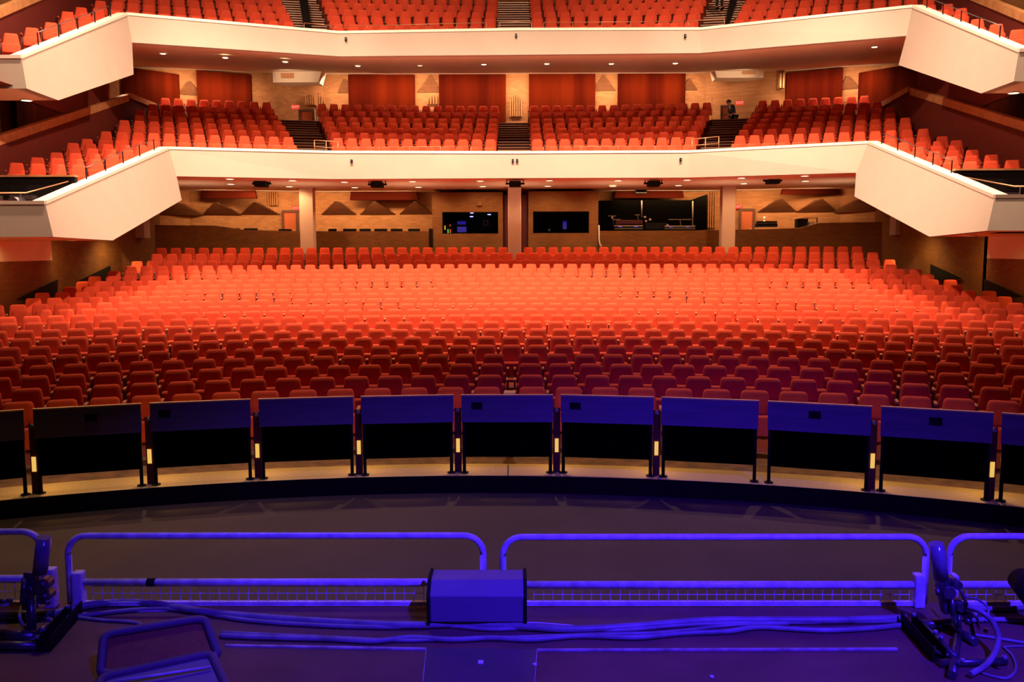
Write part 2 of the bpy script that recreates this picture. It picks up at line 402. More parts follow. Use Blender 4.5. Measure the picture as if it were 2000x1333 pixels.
# pit rail: one panel between each pair of feet
panels = [(feet[2 * k + 1], feet[2 * k + 2]) for k in range(9)]
def onarc(p, dx):
    t = math.atan2(p.x - PCX, p.y - PCY) + dx / PR
    return Vector((PCX + PR * math.sin(t), PCY + PR * math.cos(t), 0))
panels.insert(0, (onarc(feet[0], -1.32), feet[0])); panels.append((feet[-1], onarc(feet[-1], 1.32)))
tops = ['at the left edge of the photo', 'first whole one from the left', 'second whole one from the left', 'third whole one from the left',
        'fourth whole one from the left', 'in the middle below the central column', 'next to the middle one on the right', 'third whole one from the right',
        'with black handle plate, second whole from right', 'with black handle plate, rightmost whole one', 'at the right edge of the photo']
plates = {1: 0.53, 2: 0.12, 5: 0.15, 6: 0.14, 8: 0.46, 9: 0.5}
for k, (a, b) in enumerate(panels):
    a = Vector((a.x, a.y, 0)); b = Vector((b.x, b.y, 0)); c = (a + b) / 2
    t = thing('pit_rail', c, 'dark wooden pit rail section on two posts, ' + tops[k], 'railing', 'pit rail sections')
    d = (b - a); L = d.length; R = d.to_track_quat('X', 'Z').to_matrix(); nrm = R @ Vector((0, 1, 0))
    def bx(x0, x1, y0, y1, z0, z1):
        return MB().obox(c + R @ Vector(((x0 + x1) / 2, (y0 + y1) / 2, 0)) + Vector((0, 0, (z0 + z1) / 2)), x1 - x0, y1 - y0, z1 - z0, R)
    h = L / 2
    bx(-h - 0.03, h + 0.03, -0.03, 0.0, 0.685, 1.03).build('board', M['board'], t)
    bx(-h - 0.035, h + 0.035, -0.035, 0.03, 1.03, 1.048).build('cap_strip', M['railcap'], t)
    bx(-h + 0.015, h - 0.015, -0.012, 0.0, 0.22, 0.70).build('skirt_cloth', M['cloth'], t)
    for s in (-1, 1):
        lg = MB().tube([c + R @ Vector((s * h, 0.012, 0)), c + R @ Vector((s * h, 0.012, 0)) + Vector((0, 0, 1.03))], 0.022, 10).build('post', M['black'], t)
        MB().cyl(c + R @ Vector((s * h, 0.012, 0)), 0.055, 0.014, 'Z', 14).build('foot_plate', M['black'], lg)
    if k in plates:
        x = -h + L * plates[k]
        bx(x - 0.07, x + 0.07, -0.036, -0.03, 0.86, 0.95).build('handle_plate', M['black'], t)
for k in range(10):                                  # small step lights between the sections
    a, b = feet[2 * k], feet[2 * k + 1]; c = (a + b) / 2 + Vector((0, 0.06, 0))
    if k == 7: continue
    t = thing('step_light', c, 'small upright amber step light between pit rail posts, %s' % (('%s from the left' % ordw(k + 1)) if k < 5 else ('%s from the right' % ordw(10 - k))), 'light', 'step lights in the pit rail gaps')
    MB().box(c.x - 0.045, c.x + 0.045, c.y, c.y + 0.02, 0.0, 0.86).build('backplate', M['redwall'], t)
    MB().box(c.x - 0.024, c.x + 0.024, c.y - 0.014, c.y + 0.001, 0.27, 0.45).build('lens', M['strip'], t)
    d = bpy.data.lights.new('step_lamp', 'POINT'); d.energy = 5.5; d.color = (1.0, 0.55, 0.14); d.shadow_soft_size = 0.06
    l_ = bpy.data.objects.new('step_lamp', d); COL.objects.link(l_); l_.location = (c.x, c.y + 0.22, 0.42)
    MB().cyl((c.x, c.y - 0.02, 0.83), 0.025, 0.025, 'Y', 12).build('knob', M['nosing'], t)

# ------------------------------------------------------------------ seats
def rrect(wb, wt, z0, z1, r, n=4):
    """rounded trapezoid outline in XZ"""
    out = []
    for cx, cz, a0 in ((wt / 2 - r, z1 - r, 0), (-wt / 2 + r, z1 - r, 90), (-wb / 2 + r * .6, z0 + r * .6, 180), (wb / 2 - r * .6, z0 + r * .6, 270)):
        rr = r if a0 < 180 else r * .6
        for k in range(n + 1):
            a = math.radians(a0 + 90 * k / n); out.append((cx + rr * math.cos(a), cz + rr * math.sin(a)))
    return out
def pad(mb, outline, y_front, y_back, tilt, z_piv, n_in=0.93):
    cz = sum(p[1] for p in outline) / len(outline)
    rings = []
    for y, k in ((y_back, n_in), (y_back * .75 + y_front * .25, 1.0), (y_back * .25 + y_front * .75, 1.0), (y_front, n_in - .02), (y_front - 0.006, n_in - .25)):
        r = []
        for x, z in outline:
            x2 = x * k; z2 = cz + (z - cz) * k; yy = y + (z2 - z_piv) * tilt
            r.append((x2, yy, z2))
        rings.append(r)
    mb.loft(rings)
def seat_parts(balcony=False, lod=4):
    top = 0.34 if balcony else 0.385
    back = MB(); pad(back, rrect(0.47, top, 0.45, SEAT_H, 0.045 if balcony else 0.06, lod), -0.05, 0.05, 0.2, 0.5)
    cush = MB(); pad(cush, rrect(0.46, 0.475, 0.27, 0.55, 0.035, max(2, lod - 1)), -0.245, -0.08, 0.12, 0.5, 0.985)
    arm = MB(); arm.box(-0.292, -0.248, -0.27, 0.03, 0.60, 0.635)
    std = MB(); std.box(-0.283, -0.257, -0.20, 0.04, 0.0, 0.60)
    return back, cush, arm, std
pb, pc, pa, ps = seat_parts()
SM = dict(backrest=pb.mesh('backrest', M['fabric']), cushion=pc.mesh('tip_up_seat', M['fabric']), armrest=pa.mesh('armrest', M['arm']), stand=ps.mesh('side_frame', M['iron']))
def clear_aisle(theta_w, R, aisles):
    for a, hw in aisles:
        if abs(theta_w - a) * R < hw: return False
    return True
seats_ind = []; seats_bulk = []
WALLX = lambda Y: 14.2 if Y < 29 else 14.35
gap_rows = 4
O_PH = [0.62, 0.62, 0.62, 0.62, 0.0, -.05, .12, .02, .2, -.1, .3, .1, -.3, .05, .4, .1, -.2, 0, .25, -.1, .5, .1]
for i, (R, z) in enumerate(O_ROWS):
    dth = PITCHW / R
    js = []
    for k in range(-70, 71):
        if i < gap_rows:
            if k == 0: continue
            u = (abs(k) - 1 + O_PH[i]) * (1 if k > 0 else -1)
            if k > 0: u += 0.02
        else:
            u = k + O_PH[i]
        th = u * dth
        if abs(th) > 1.0: continue
        x = R * math.sin(th); y = YC + R * math.cos(th)
        if abs(x) > WALLX(y): continue
        if i >= 20 and any(abs(x - cx) < 0.52 and abs(y - 38.5) < 0.58 for cx in (-8.85, 0.07, 9.2)): continue
        px, py = proj((x, y, z + 0.7))
        js.append((u, k, x, y, z, th, px, py))
    seats_bulk_row = []
    if i < 8:
        vis = [j for j in js if -24 < j[6] < 2024]
        out = [j for j in js if not (-24 < j[6] < 2024)]
        vis.sort(key=lambda j: j[6])
        for n, j in enumerate(vis): seats_ind.append((i, n, len(vis), j))
        seats_bulk += [(j[2], j[3], j[4], j[5], 0) for j in out]
    elif i == 8:                                      # the middle of the ninth row brings the individual seats to 300
        js.sort(key=lambda j: abs(j[6] - 1000)); m = 300 - len(seats_ind); mid = sorted(js[:m], key=lambda j: j[6])
        for n, j in enumerate(mid): seats_ind.append((i, n + 50, 200, j))
        seats_bulk += [(j[2], j[3], j[4], j[5], 0) for j in js[m:]]
    else:
        seats_bulk += [(j[2], j[3], j[4], j[5], 0) for j in js]
nind = len(seats_ind)
rowname = ['front row at the pit rail'] + [ordw(i + 1) + ' row behind pit rail' for i in range(1, 9)]
for (i, n, tot, (u, k, x, y, z, th, px, py)) in seats_ind:
    o = bpy.data.objects.new('theatre_seat', None); COL.objects.link(o); o.location = (x, y, z); o.rotation_euler = (0, 0, -th)
    nl, nr = n + 1, tot - n
    if i < gap_rows:
        nc = abs(k); side = 'left' if k < 0 else 'right'; ctxt = '%s %s of the centre gap' % (ordw(nc) if nc < 20 else '', side)
    else:
        nc = abs(k); side = 'left' if k < 0 else 'right'; ctxt = ('%s %s of the central column' % (ordw(nc) if nc < 20 else '', side)) if k else 'directly below the central column'
    best = min((nc, 0), (nl, 1), (nr, 2))
    txt = ctxt if best[1] == 0 else ('%s from left photo edge' % ordw(nl) if best[1] == 1 else '%s from right photo edge' % ordw(nr))
    tag(o, ('maroon' if i < 4 else 'red') + ' seat in the ' + rowname[i] + ', ' + txt, 'seat', 'red theatre seats in the nearest rows')
    for nm in ('backrest', 'cushion', 'armrest', 'stand'):
        c = bpy.data.objects.new({'backrest': 'backrest', 'cushion': 'seat_cushion', 'armrest': 'armrest', 'stand': 'side_frame'}[nm], SM[nm])
        COL.objects.link(c); c.parent = o
    if i < gap_rows and k == -1:
        for nm, nn in (('armrest', 'armrest'), ('stand', 'side_frame')):
            c = bpy.data.objects.new(nn, SM[nm]); COL.objects.link(c); c.parent = o; c.location = (0.545, 0, 0)

def tier_seats(rows, wing, xwall, wingx, fr):
    out = []
    for i, (R, z) in enumerate(rows):
        asl = 0.187 + 0.0035 * i; pit = PITCHW / R
        hw = 0.62 + 0.05 * i
        for side in (-1, 1):
            # centre block from the middle aisle out to the side aisle
            n = int((asl * R - hw - 0.66) / PITCHW + 0.35); n = max(n, 1)
            p = (asl * R - hw - 0.66) / n
            for k in range(n):
                th = side * (0.66 + (k + 0.5) * p) / R
                out.append((R * math.sin(th), YC + R * math.cos(th), z, th, 1))
            k = 0
            while True:
                th = side * (asl * R + hw + (k + 0.5) * PITCHW) / R; k += 1
                x = R * math.sin(th); y = YC + R * math.cos(th)
                if abs(x) > xwall(y): break
                out.append((x, y, z, th, 1))
    for (R, z) in wing:
        for side in (-1, 1):
            for k in range(0, 60):
                th = side * (k * PITCHW + 0.2) / R; x = R * math.sin(th); y = YC + R * math.cos(th)
                if abs(x) > xwall(y): break
                if abs(x) < wingx or y < fr: continue
                out.append((x, y, z, th, 1))
    return out
XW = lambda y: interp(y, [(20, 14.35), (25, 14.5), (38, 15.6), (60, 16.0)])
seats_bulk += tier_seats(L_ROWS, L_WING, XW, 12.75, 25.8)
seats_bulk += tier_seats(U_ROWS, U_WING, XW, 13.95, 24.4)

def bulk(name, items):
    allv = []; allf = []; mats = [M['fabric'], M['arm'], M['iron'], M['armred']]; mi = []
    temps = []
    for bal in (0, 1):
        vs = []; fs = []; ms = []
        for q, (p_, m_) in enumerate(zip(seat_parts(bool(bal), 2), (0, 0, 3 if bal else 1, 2))):
            nb = len(vs); vs += p_.v; fs += [tuple(a + nb for a in f) for f in p_.f]; ms += [m_] * len(p_.f)
        temps.append((np.array(vs), fs, ms))
    co = []; loops = []; starts = []; tots = []; off = 0; ls = 0
    for x, y, z, th, bal in items:
        V, fs, ms = temps[bal]
        c, s_ = math.cos(-th), math.sin(-th)
        P = np.empty_like(V); P[:, 0] = V[:, 0] * c - V[:, 1] * s_ + x; P[:, 1] = V[:, 0] * s_ + V[:, 1] * c + y; P[:, 2] = V[:, 2] + z
        co.append(P)
        for f in fs:
            loops.extend([a + off for a in f]); starts.append(ls); ls += len(f)
        mi += ms; off += len(V)
    co = np.concatenate(co)
    me = bpy.data.meshes.new(name); me.vertices.add(len(co)); me.vertices.foreach_set('co', co.ravel())
    me.loops.add(len(loops)); me.loops.foreach_set('vertex_index', np.array(loops, dtype=np.int32))
    me.polygons.add(len(starts)); me.polygons.foreach_set('loop_start', np.array(starts, dtype=np.int32))
    me.polygons.foreach_set('material_index', np.array(mi, dtype=np.int32))
    for m_ in mats: me.materials.append(m_)
    me.update(calc_edges=True); me.validate()
    bm = bmesh.new(); bm.from_mesh(me); bmesh.ops.recalc_face_normals(bm, faces=bm.faces); bm.to_mesh(me); bm.free()
    o = bpy.data.objects.new(name, me); COL.objects.link(o)
    return o
sb = bulk('distant_seats', seats_bulk)
tag(sb, 'the red seats of the farther orchestra rows and of both balconies', 'seats', kind='stuff')
print('SEATS', nind, len(seats_bulk), 'pit circle', PCX, PCY, PR)

# ------------------------------------------------------------------ balconies
SOFF = []
def under(px, py):                                     # first soffit surface met by a pixel's ray
    d = ray(px, py); best = None
    for v, f in SOFF:
        h = BVHTree.FromPolygons([Vector(q) for q in v], f).ray_cast(EYE, d)
        if h[0] is not None and (best is None or h[3] < best[1]): best = (h[0], h[3])
    return best[0] if best else None
def tier(nm, top_px, bot_px, zt, zb, wingL, wingR, rows, wing, soff_rise, yback, outer):
    YS = outer
    tp = [atY(x, y, q) for (x, y), q in zip(top_px, YS)]; bt = [atY(x, y, q) for (x, y), q in zip(bot_px, YS)]; print(nm, [tuple(round(c, 2) for c in p) for p in tp + bt])
    # fascia: front face, thickness to the back, cap on top
    th = Vector((0, 0.28, 0)); n = len(tp)
    mb = MB(); vs = tp + bt + [p + th for p in tp] + [p + th for p in bt]
    fs = []
    for i in range(n - 1):
        fs += [(i, i + 1, n + i + 1, n + i), (2 * n + i, 2 * n + i + 1, 3 * n + i + 1, 3 * n + i), (i, i + 1, 2 * n + i + 1, 2 * n + i), (n + i, n + i + 1, 3 * n + i + 1, 3 * n + i)]
    mb.add(vs, fs); struct(mb.build('balcony_front', M['cream']), 'cream plaster parapet of the %s balcony' % nm)
    mb = MB()
    for i in range(n - 1):
        a, b = tp[i], tp[i + 1]; q = [a + Vector((0, -0.03, -0.03)), b + Vector((0, -0.03, -0.03)), b + Vector((0, 0.33, -0.03)), a + Vector((0, 0.33, -0.03))]
        mb.prism(q, (0, 0, 0.09))
    struct(mb.build('trim_cap', M['cap']))
    # soffit
    mb = MB(); back = [Vector((p.x * (1.0 if abs(p.x) < 11 else 1.16), yback + 0.4, zb + soff_rise)) for p in bt]
    L0 = Vector((-17.6, bt[0].y, zb)); 
    vs = bt + back
    mb.add(vs, [(i, i + 1, n + i + 1, n + i) for i in range(n - 1)])
    # side parts of the soffit out to the walls
    for s, p in ((-1, bt[0]), (1, bt[-1])):
        mb.add([p, (s * 17.6, p.y, zb), (s * 17.6, yback + 0.4, zb + soff_rise), back[0] if s < 0 else back[-1]], [(0, 1, 2, 3)])
    SOFF.append((list(mb.v), list(mb.f)))
    struct(mb.build('ceiling_soffit', M['soffit']), 'plaster soffit under the %s balcony' % nm)
    res = {}
    for s, W, A in ((-1, wingL, tp[0]), (1, wingR, tp[-1])):
        X = A.x
        P = [atX(x, y, X) for x, y in W]               # A, A1, D, C, B', B
        A1 = bt[0] if s < 0 else bt[-1]; nn = (A1 - A).cross(P[5] - A)      # the parapet leans inwards: one plane through A, A1 and B
        for q, (x, y) in enumerate(W):
            d = ray(x, y); P[q] = EYE + d * (nn.dot(A - EYE) / nn.dot(d))
        P[0] = A.copy(); P[1] = A1.copy()
        out = Vector((s * 0.28, 0, 0))
        mb = MB(); mb.prism(P, out)
        B = P[5]; B1 = P[4]; C = P[3]; D = P[2]
        # end face towards the stage
        e = s * 18.2
        mb.prism([B + out, B1 + out, Vector((e, B1.y, B1.z)), Vector((e, B.y, B.z))], (0, 0.22, 0))
        struct(mb.build('balcony_side', M['cream']), 'cream angular side gallery parapet, %s balcony, %s' % (nm, 'left' if s < 0 else 'right'))
        mb = MB(); mb.add([B1, C, D, P[1], Vector((e, B1.y, B1.z)), Vector((e, C.y, C.z)), Vector((e, D.y, D.z)), Vector((e, P[1].y, P[1].z))], [(0, 1, 5, 4), (1, 2, 6, 5), (2, 3, 7, 6)])
        SOFF.append((list(mb.v), list(mb.f)))
        struct(mb.build('ceiling_side', M['soffit']))
        mb = MB()
        dn = Vector((0, 0, -0.03)); i_ = Vector((-s * 0.03, 0, 0)); o_ = Vector((s * 0.33, 0, 0))
        mb.prism([A + dn + i_, B + dn + i_, B + dn + o_, A + dn + o_], (0, 0, 0.09))
        mb.prism([B + dn + Vector((0, -.03, 0)), Vector((e, B.y - .03, B.z - .03)), Vector((e, B.y + .27, B.z - .03)), B + dn + Vector((0, .27, 0))], (0, 0, 0.09))
        struct(mb.build('trim_cap', M['cap']))
        res[s] = P
    # floors
    mb = MB(); terrace(mb, rows, -16.8, 16.8, rows[0][0] - 0.95, yback - YC + 1.2, 24, gap=7 if nm == 'lower' else None)
    struct(mb.build('floor_' + nm + '_balcony', M['carpet']))
    for s in (-1, 1):
        x0, x1 = (abs(res[s][0].x) + 0.25, 16.5)
        mb = MB(); wr = [r for r in wing if r[0] > 31.5]
        terrace(mb, wr, s * x0, s * x1, min(wr)[0] - 0.6, rows[0][0] - 0.62, 5)
        struct(mb.build('floor_' + nm + '_gallery', M['carpet']))
    return tp, bt, res
ZT_L = atY(1010, 298.7, 33.9).z; ZB_L = atY(1010, 348, 33.9).z
ZT_U = atY(1010, 58, 34.0).z; ZB_U = atY(1010, 107, 34.0).z
TL = tier('lower', [(330, 290), (655, 298), (1010, 298.7), (1345, 297), (1695, 279)], [(345, 344.5), (655, 350), (1010, 348), (1345, 347), (1672, 337.5)], ZT_L, ZB_L,
     [(330, 290), (345, 344), (355, 391), (220, 470), (104, 463), (88, 397)], [(1695, 278), (1672, 337), (1669, 384), (1815, 462.5), (1928, 451), (1943, 385)],
     L_ROWS, L_WING, 0.0, 42.0, (31.6, 33.1, 33.6, 33.1, 31.0))
TU = tier('upper', [(248, 28), (662, 64), (1010, 58), (1368, 57), (1782, 13)], [(258, 83), (662, 110), (1010, 107), (1368, 103.5), (1770, 70)], ZT_U, ZB_U,
     [(248, 28), (258, 83), (261, 145.5), (114, 196), (52, 173), (42, 112)], [(1782, 13), (1770, 70), (1755, 127), (1916, 182.5), (1980, 159), (1990, 99.5)],
     U_ROWS, U_WING, atY(1000, 143, 45.0).z - ZB_U, 45.0, (31.4, 33.2, 33.7, 33.1, 30.9))

# low walls behind the gallery seats with oak caps, and outer side walls
def gallery_wall(s, pts_px, Xs, zlow, name):
    mb = MB(); cp = MB(); P = [atX(px, py, X) for (px, py), X in zip(pts_px, Xs)]
    for a, b in zip(P, P[1:]):
        mb.prism([a, b, Vector((b.x, b.y, zlow)), Vector((a.x, a.y, zlow))], (s * 0.14, 0, 0))
        up = Vector((0, 0, 0.05)); dn = Vector((0, 0, -0.22)); ii = Vector((-s * 0.04, 0, 0))
        cp.prism([a + up + ii, b + up + ii, b + dn + ii, a + dn + ii], (s * 0.24, 0, 0))
    o = struct(mb.build('wall_gallery', M['redwall'])); struct(cp.build('trim_handrail', M['woodcap']), name)
    return P
gallery_wall(-1, [(-60, 290), (0, 268), (250, 187)], [-14.7, -15.0, -15.9], 3.6, 'oak capped sloping low wall behind the left gallery seats')
gallery_wall(1, [(2060, 262), (2000, 241), (1779, 174)], [14.9, 15.2, 15.7], 3.6, 'oak capped sloping low wall behind the right gallery seats')
gallery_wall(-1, [(-60, 43), (0, 19), (60, -6), (200, -60)], [-14.7, -15.0, -15.3, -15.9], 7.6, 'oak capped low wall beside the upper left gallery')
gallery_wall(1, [(2060, 50), (2000, 28), (1935, 2), (1800, -50)], [14.9, 15.2, 15.5, 15.9], 7.6, 'oak capped low wall beside the upper right gallery')
for s, a, b in ((-1, (250, 187), (312, 212)), (1, (1779, 174), (1722, 207))):
    A = atX(*a, -15.9 if s < 0 else 15.7); B = atY(*b, A.y + 3.0)
    mb = MB(); mb.prism([A, B, Vector((B.x, B.y, 7)), Vector((A.x, A.y, 7))], (0, 0.14, 0)); struct(mb.build('wall_gallery_return', M['redwall']))
    mb = MB(); mb.bar(A, B, 0.24, 0.22); struct(mb.build('trim_handrail', M['woodcap']))

# walls -----------------------------------------------------------
def wall(pts, z0, z1, m, name, th=0.2, label=None):
    mb = MB()
    for (x0, y0), (x1, y1) in zip(pts, pts[1:]):
        d = Vector((x1 - x0, y1 - y0, 0)).normalized(); nrm = Vector((-d.y, d.x, 0)) * th
        mb.prism([(x0, y0, z0), (x1, y1, z0), (x1, y1, z1), (x0, y0, z1)], nrm)
    return struct(mb.build(name, m), label)
wall([(-17.6, 36.5), (-14.6, 40.6), (-9.3, 42.4), (9.3, 42.4), (14.6, 40.6), (17.6, 36.5)], 2.1, ZB_L + 0.1, M['brick'], 'wall_back', label='tan brick back wall under the lower balcony')
SZ = atY(1000, 143, 45.0).z
BW = [(-17.6, 39.0), (-16.4, 41.2), (-9.4, 45.0), (9.4, 45.0), (16.4, 41.2), (17.6, 39.0)]
wall(BW, 7.2, SZ + 0.3, M['brick'], 'wall_back_balcony', label='tan brick back wall behind the lower balcony seats')
wall([(-17.6, 45), (-9.4, 49), (9.4, 49), (17.6, 45)], 12, 22, M['brick'], 'wall_back_upper')
for s in (-1, 1):
    wall([(s * 17.6, 46), (s * 17.6, 14)], -0.3, 22, M['brick'], 'wall_%s' % ('left' if s < 0 else 'right'), label='tan brick side wall')
mb = MB(); mb.add([(-18, 8, 22), (18, 8, 22), (18, 50, 22), (-18, 50, 22)], [(0, 1, 2, 3)]); struct(mb.build('ceiling', M['cream']))
# brown brick low wall behind the last orchestra row, and the side walls beside the seats
def lowwall(px, Y, name, th=0.25, label=None):
    P = [atY(x, y, yy) for (x, y), yy in zip(px, Y)]
    mb = MB()
    for a, b in zip(P, P[1:]): mb.prism([a, b, Vector((b.x, b.y, 1.6)), Vector((a.x, a.y, 1.6))], (0, th, 0))
    return struct(mb.build(name, M['darkbrick']), label)
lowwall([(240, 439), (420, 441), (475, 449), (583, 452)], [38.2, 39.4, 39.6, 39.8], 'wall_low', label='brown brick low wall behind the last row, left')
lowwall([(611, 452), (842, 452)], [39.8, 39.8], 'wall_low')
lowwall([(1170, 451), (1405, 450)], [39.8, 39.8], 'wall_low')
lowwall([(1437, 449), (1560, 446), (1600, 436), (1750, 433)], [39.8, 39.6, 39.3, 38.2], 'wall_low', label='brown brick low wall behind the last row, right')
for s in (-1, 1):
    sd = 'left' if s < 0 else 'right'
    X = s * 15.6
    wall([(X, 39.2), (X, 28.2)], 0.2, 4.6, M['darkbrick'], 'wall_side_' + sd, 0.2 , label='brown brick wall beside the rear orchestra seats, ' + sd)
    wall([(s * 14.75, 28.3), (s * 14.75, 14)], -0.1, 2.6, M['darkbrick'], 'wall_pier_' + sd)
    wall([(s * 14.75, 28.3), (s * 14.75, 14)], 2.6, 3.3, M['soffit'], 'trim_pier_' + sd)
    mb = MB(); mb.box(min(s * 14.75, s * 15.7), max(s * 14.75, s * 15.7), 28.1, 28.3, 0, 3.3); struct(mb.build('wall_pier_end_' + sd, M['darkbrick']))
# white plaster block at the rear corners
for s, x0, x1, yb in ((-1, 245, 282, 465), (1, 1749, 1786, 459)):
    a = atY(x0, yb, 36.6); b = atY(x1, yb, 36.6); mb = MB(); mb.box(a.x, b.x, 36.6, 37.2, a.z, 5.5); struct(mb.build('wall_corner_block', M['cream']))
# thin black panels on the side walls, coloured for the dark of exit openings
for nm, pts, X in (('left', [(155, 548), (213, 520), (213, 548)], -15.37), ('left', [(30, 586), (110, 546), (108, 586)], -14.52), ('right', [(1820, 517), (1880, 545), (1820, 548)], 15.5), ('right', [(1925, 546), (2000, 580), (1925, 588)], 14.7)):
    P = [atX(x, y, X) for x, y in pts]; mb = MB(); mb.prism(P, (0.06 * (1 if X < 0 else -1), 0, 0)); struct(mb.build('trim_exit_shade', M['black']), 'black sloping panel for the dark exit opening in the %s side wall' % nm)

# columns
for px, wpx, lab in ((598.5, 27, 'left'), (1005, 26, 'central'), (1423.5, 27, 'right')):
    a = atY(px - wpx / 2, 430, 38.25); b = atY(px + wpx / 2, 430, 38.25)
    mb = MB(); mb.box(a.x, b.x, 38.25, 38.75, 1.8, ZB_L + 0.02)
    o = struct(mb.build('column', M['column'], bevel=0.03), 'pale square %s column under the lower balcony' % lab)
# stepped brick reliefs
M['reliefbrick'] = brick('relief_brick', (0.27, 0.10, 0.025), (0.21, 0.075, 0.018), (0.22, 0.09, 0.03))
def relief(apex, l, r, Y, name_lab):
    WF = (lambda x: interp(abs(x), [(0, 42.4), (9.3, 42.4), (14.6, 40.6), (17.6, 36.5)])) if apex[1] > 300 else (lambda x: interp(abs(x), [(0, 45.0), (9.4, 45.0), (16.4, 41.2), (17.6, 39.0)]))
    for _ in range(4): Y = WF(atY(*apex, Y).x)
    A = atY(*apex, Y); L = atY(*l, Y); R_ = atY(*r, Y); mb = MB(); n = 9; h = A.z - L.z
    for i in range(n):                                # corbelled courses: each leans further out than the one below
        t = i / n; x0 = L.x + (A.x - L.x) * t; x1 = R_.x + (A.x - R_.x) * t; z0 = L.z + h * i / n; z1 = z0 + h / n
        DP = 0.75 if apex[1] > 300 else 0.16; d0 = 0.03 + DP * i / n; d1 = 0.03 + DP * (i + 1) / n
        q = [(x, WF(x) + dy, z) for x in (x0, x1) for dy, z in ((.3, z0), (-d0, z0), (-d1, z1), (.3, z1))]
        mb.add(q, [(0, 1, 2, 3), (7, 6, 5, 4), (0, 4, 5, 1), (1, 5, 6, 2), (2, 6, 7, 3), (3, 7, 4, 0)])
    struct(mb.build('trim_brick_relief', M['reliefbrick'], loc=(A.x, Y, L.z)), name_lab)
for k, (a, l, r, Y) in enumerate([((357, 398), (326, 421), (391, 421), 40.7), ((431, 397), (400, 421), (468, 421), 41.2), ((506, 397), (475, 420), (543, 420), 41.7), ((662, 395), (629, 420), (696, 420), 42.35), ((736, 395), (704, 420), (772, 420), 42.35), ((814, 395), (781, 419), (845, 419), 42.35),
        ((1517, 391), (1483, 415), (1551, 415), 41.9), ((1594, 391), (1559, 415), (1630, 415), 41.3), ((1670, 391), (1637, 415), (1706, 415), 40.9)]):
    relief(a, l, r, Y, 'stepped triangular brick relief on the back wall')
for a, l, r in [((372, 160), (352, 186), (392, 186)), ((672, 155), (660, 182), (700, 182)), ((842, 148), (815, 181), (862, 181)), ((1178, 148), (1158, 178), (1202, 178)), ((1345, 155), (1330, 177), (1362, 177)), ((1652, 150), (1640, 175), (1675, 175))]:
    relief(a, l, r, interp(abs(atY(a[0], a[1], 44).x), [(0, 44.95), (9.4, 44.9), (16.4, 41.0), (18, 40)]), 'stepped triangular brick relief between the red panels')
def ribs(x0, x1, y0, y1, Y, n):
    mb = MB()
    for i in range(n):
        a = atY(x0 + (x1 - x0) * i / max(1, n - 1), y0 + (y1 - y0) * 0.12 * abs(i - (n - 1) / 2), Y); b = atY(x0, y1, Y)
        mb.box(a.x - 0.03, a.x + 0.03, Y - 0.07, Y + 0.5, b.z, a.z)
    struct(mb.build('trim_brick_ribs', M['brick']))
for q in [(520, 541, 368, 402, 41.7, 6), (450, 466, 390, 412, 41.4, 5), (1480, 1500, 358, 400, 42.0, 6), (1558, 1578, 380, 405, 41.5, 5), (1636, 1652, 370, 400, 41.1, 4), (1519, 1535, 424, 442, 42.0, 4), (1384, 1397, 365, 445, 42.3, 4),
          (997, 1018, 180, 228, 44.9, 6), (1525, 1531, 125, 172, 42.7, 2), (598, 614, 182, 205, 44.3, 5), (1390, 1401, 180, 238, 44.9, 4), (836, 858, 186, 204, 44.9, 5), (614, 634, 180, 240, 44.9, 5)]:
    ribs(*q)

# red acoustic panels behind the lower balcony (each its own thing)
panels_px = [(245, 352), (388, 493), (682, 811), (858, 988), (1033, 1162), (1206, 1337), (1533, 1642), (1675, 1788)]
def wallY(px):                                        # depth of the balcony back wall along this pixel column
    d = ray(px, 180); best = None
    for (x0, y0), (x1, y1) in zip(BW, BW[1:]):
        # solve EYE + t d on the segment
        den = d.x * (y1 - y0) - d.y * (x1 - x0)
        if abs(den) < 1e-9: continue
        t = ((x0 - EYE.x) * (y1 - y0) - (y0 - EYE.y) * (x1 - x0)) / den
        X = EYE.x + t * d.x; Y = EYE.y + t * d.y
        if t > 0 and min(x0, x1) - 0.01 <= X <= max(x0, x1) + 0.01: best = (X, Y) if best is None or Y < best[1] else best
    return best or (EYE.x + d.x / d.y * 40, 40)
pl = ['outermost left', 'second from left', 'third from left, dim lower half', 'just left of the central brick strip', 'just right of the central brick strip', 'third from right', 'second from right', 'outermost right']
for (x0, x1), lb in zip(panels_px, pl):
    X0, Y0 = wallY(x0); X1, Y1 = wallY(x1); mb = MB(); n = 12; fr = []; 
    for i in range(n + 1):
        t = i / n; fr.append(Vector((X0 + (X1 - X0) * t, Y0 + (Y1 - Y0) * t - 0.22 - 0.05 * math.sin(PI * (t * 3 % 1)), 0)))
    z0, z1 = 7.3, SZ + 0.35
    z1 = min(z1, ZB_U + (SZ - ZB_U) * (min(Y0, Y1) - 33.5) / 12 + 0.0)
    vs = [(p.x, p.y, z) for p in fr for z in (z0, z1)]; m0 = len(vs); vs += [(p.x, p.y + 0.16, z) for p in fr for z in (z0, z1)]
    fs = []
    for i in range(n):
        a = 2 * i; fs += [(a, a + 2, a + 3, a + 1), (m0 + a, m0 + a + 1, m0 + a + 3, m0 + a + 2), (a + 1, a + 3, m0 + a + 3, m0 + a + 1), (a, m0 + a, m0 + a + 2, a + 2)]
    fs += [(0, 1, m0 + 1, m0), (2 * n, m0 + 2 * n, m0 + 2 * n + 1, 2 * n + 1)]
    mb.add(vs, fs); o = mb.build('acoustic_panel', M['panel'])
    tag(o, 'tall red wooden acoustic panel behind lower balcony, ' + lb, 'panel', 'red acoustic panels')
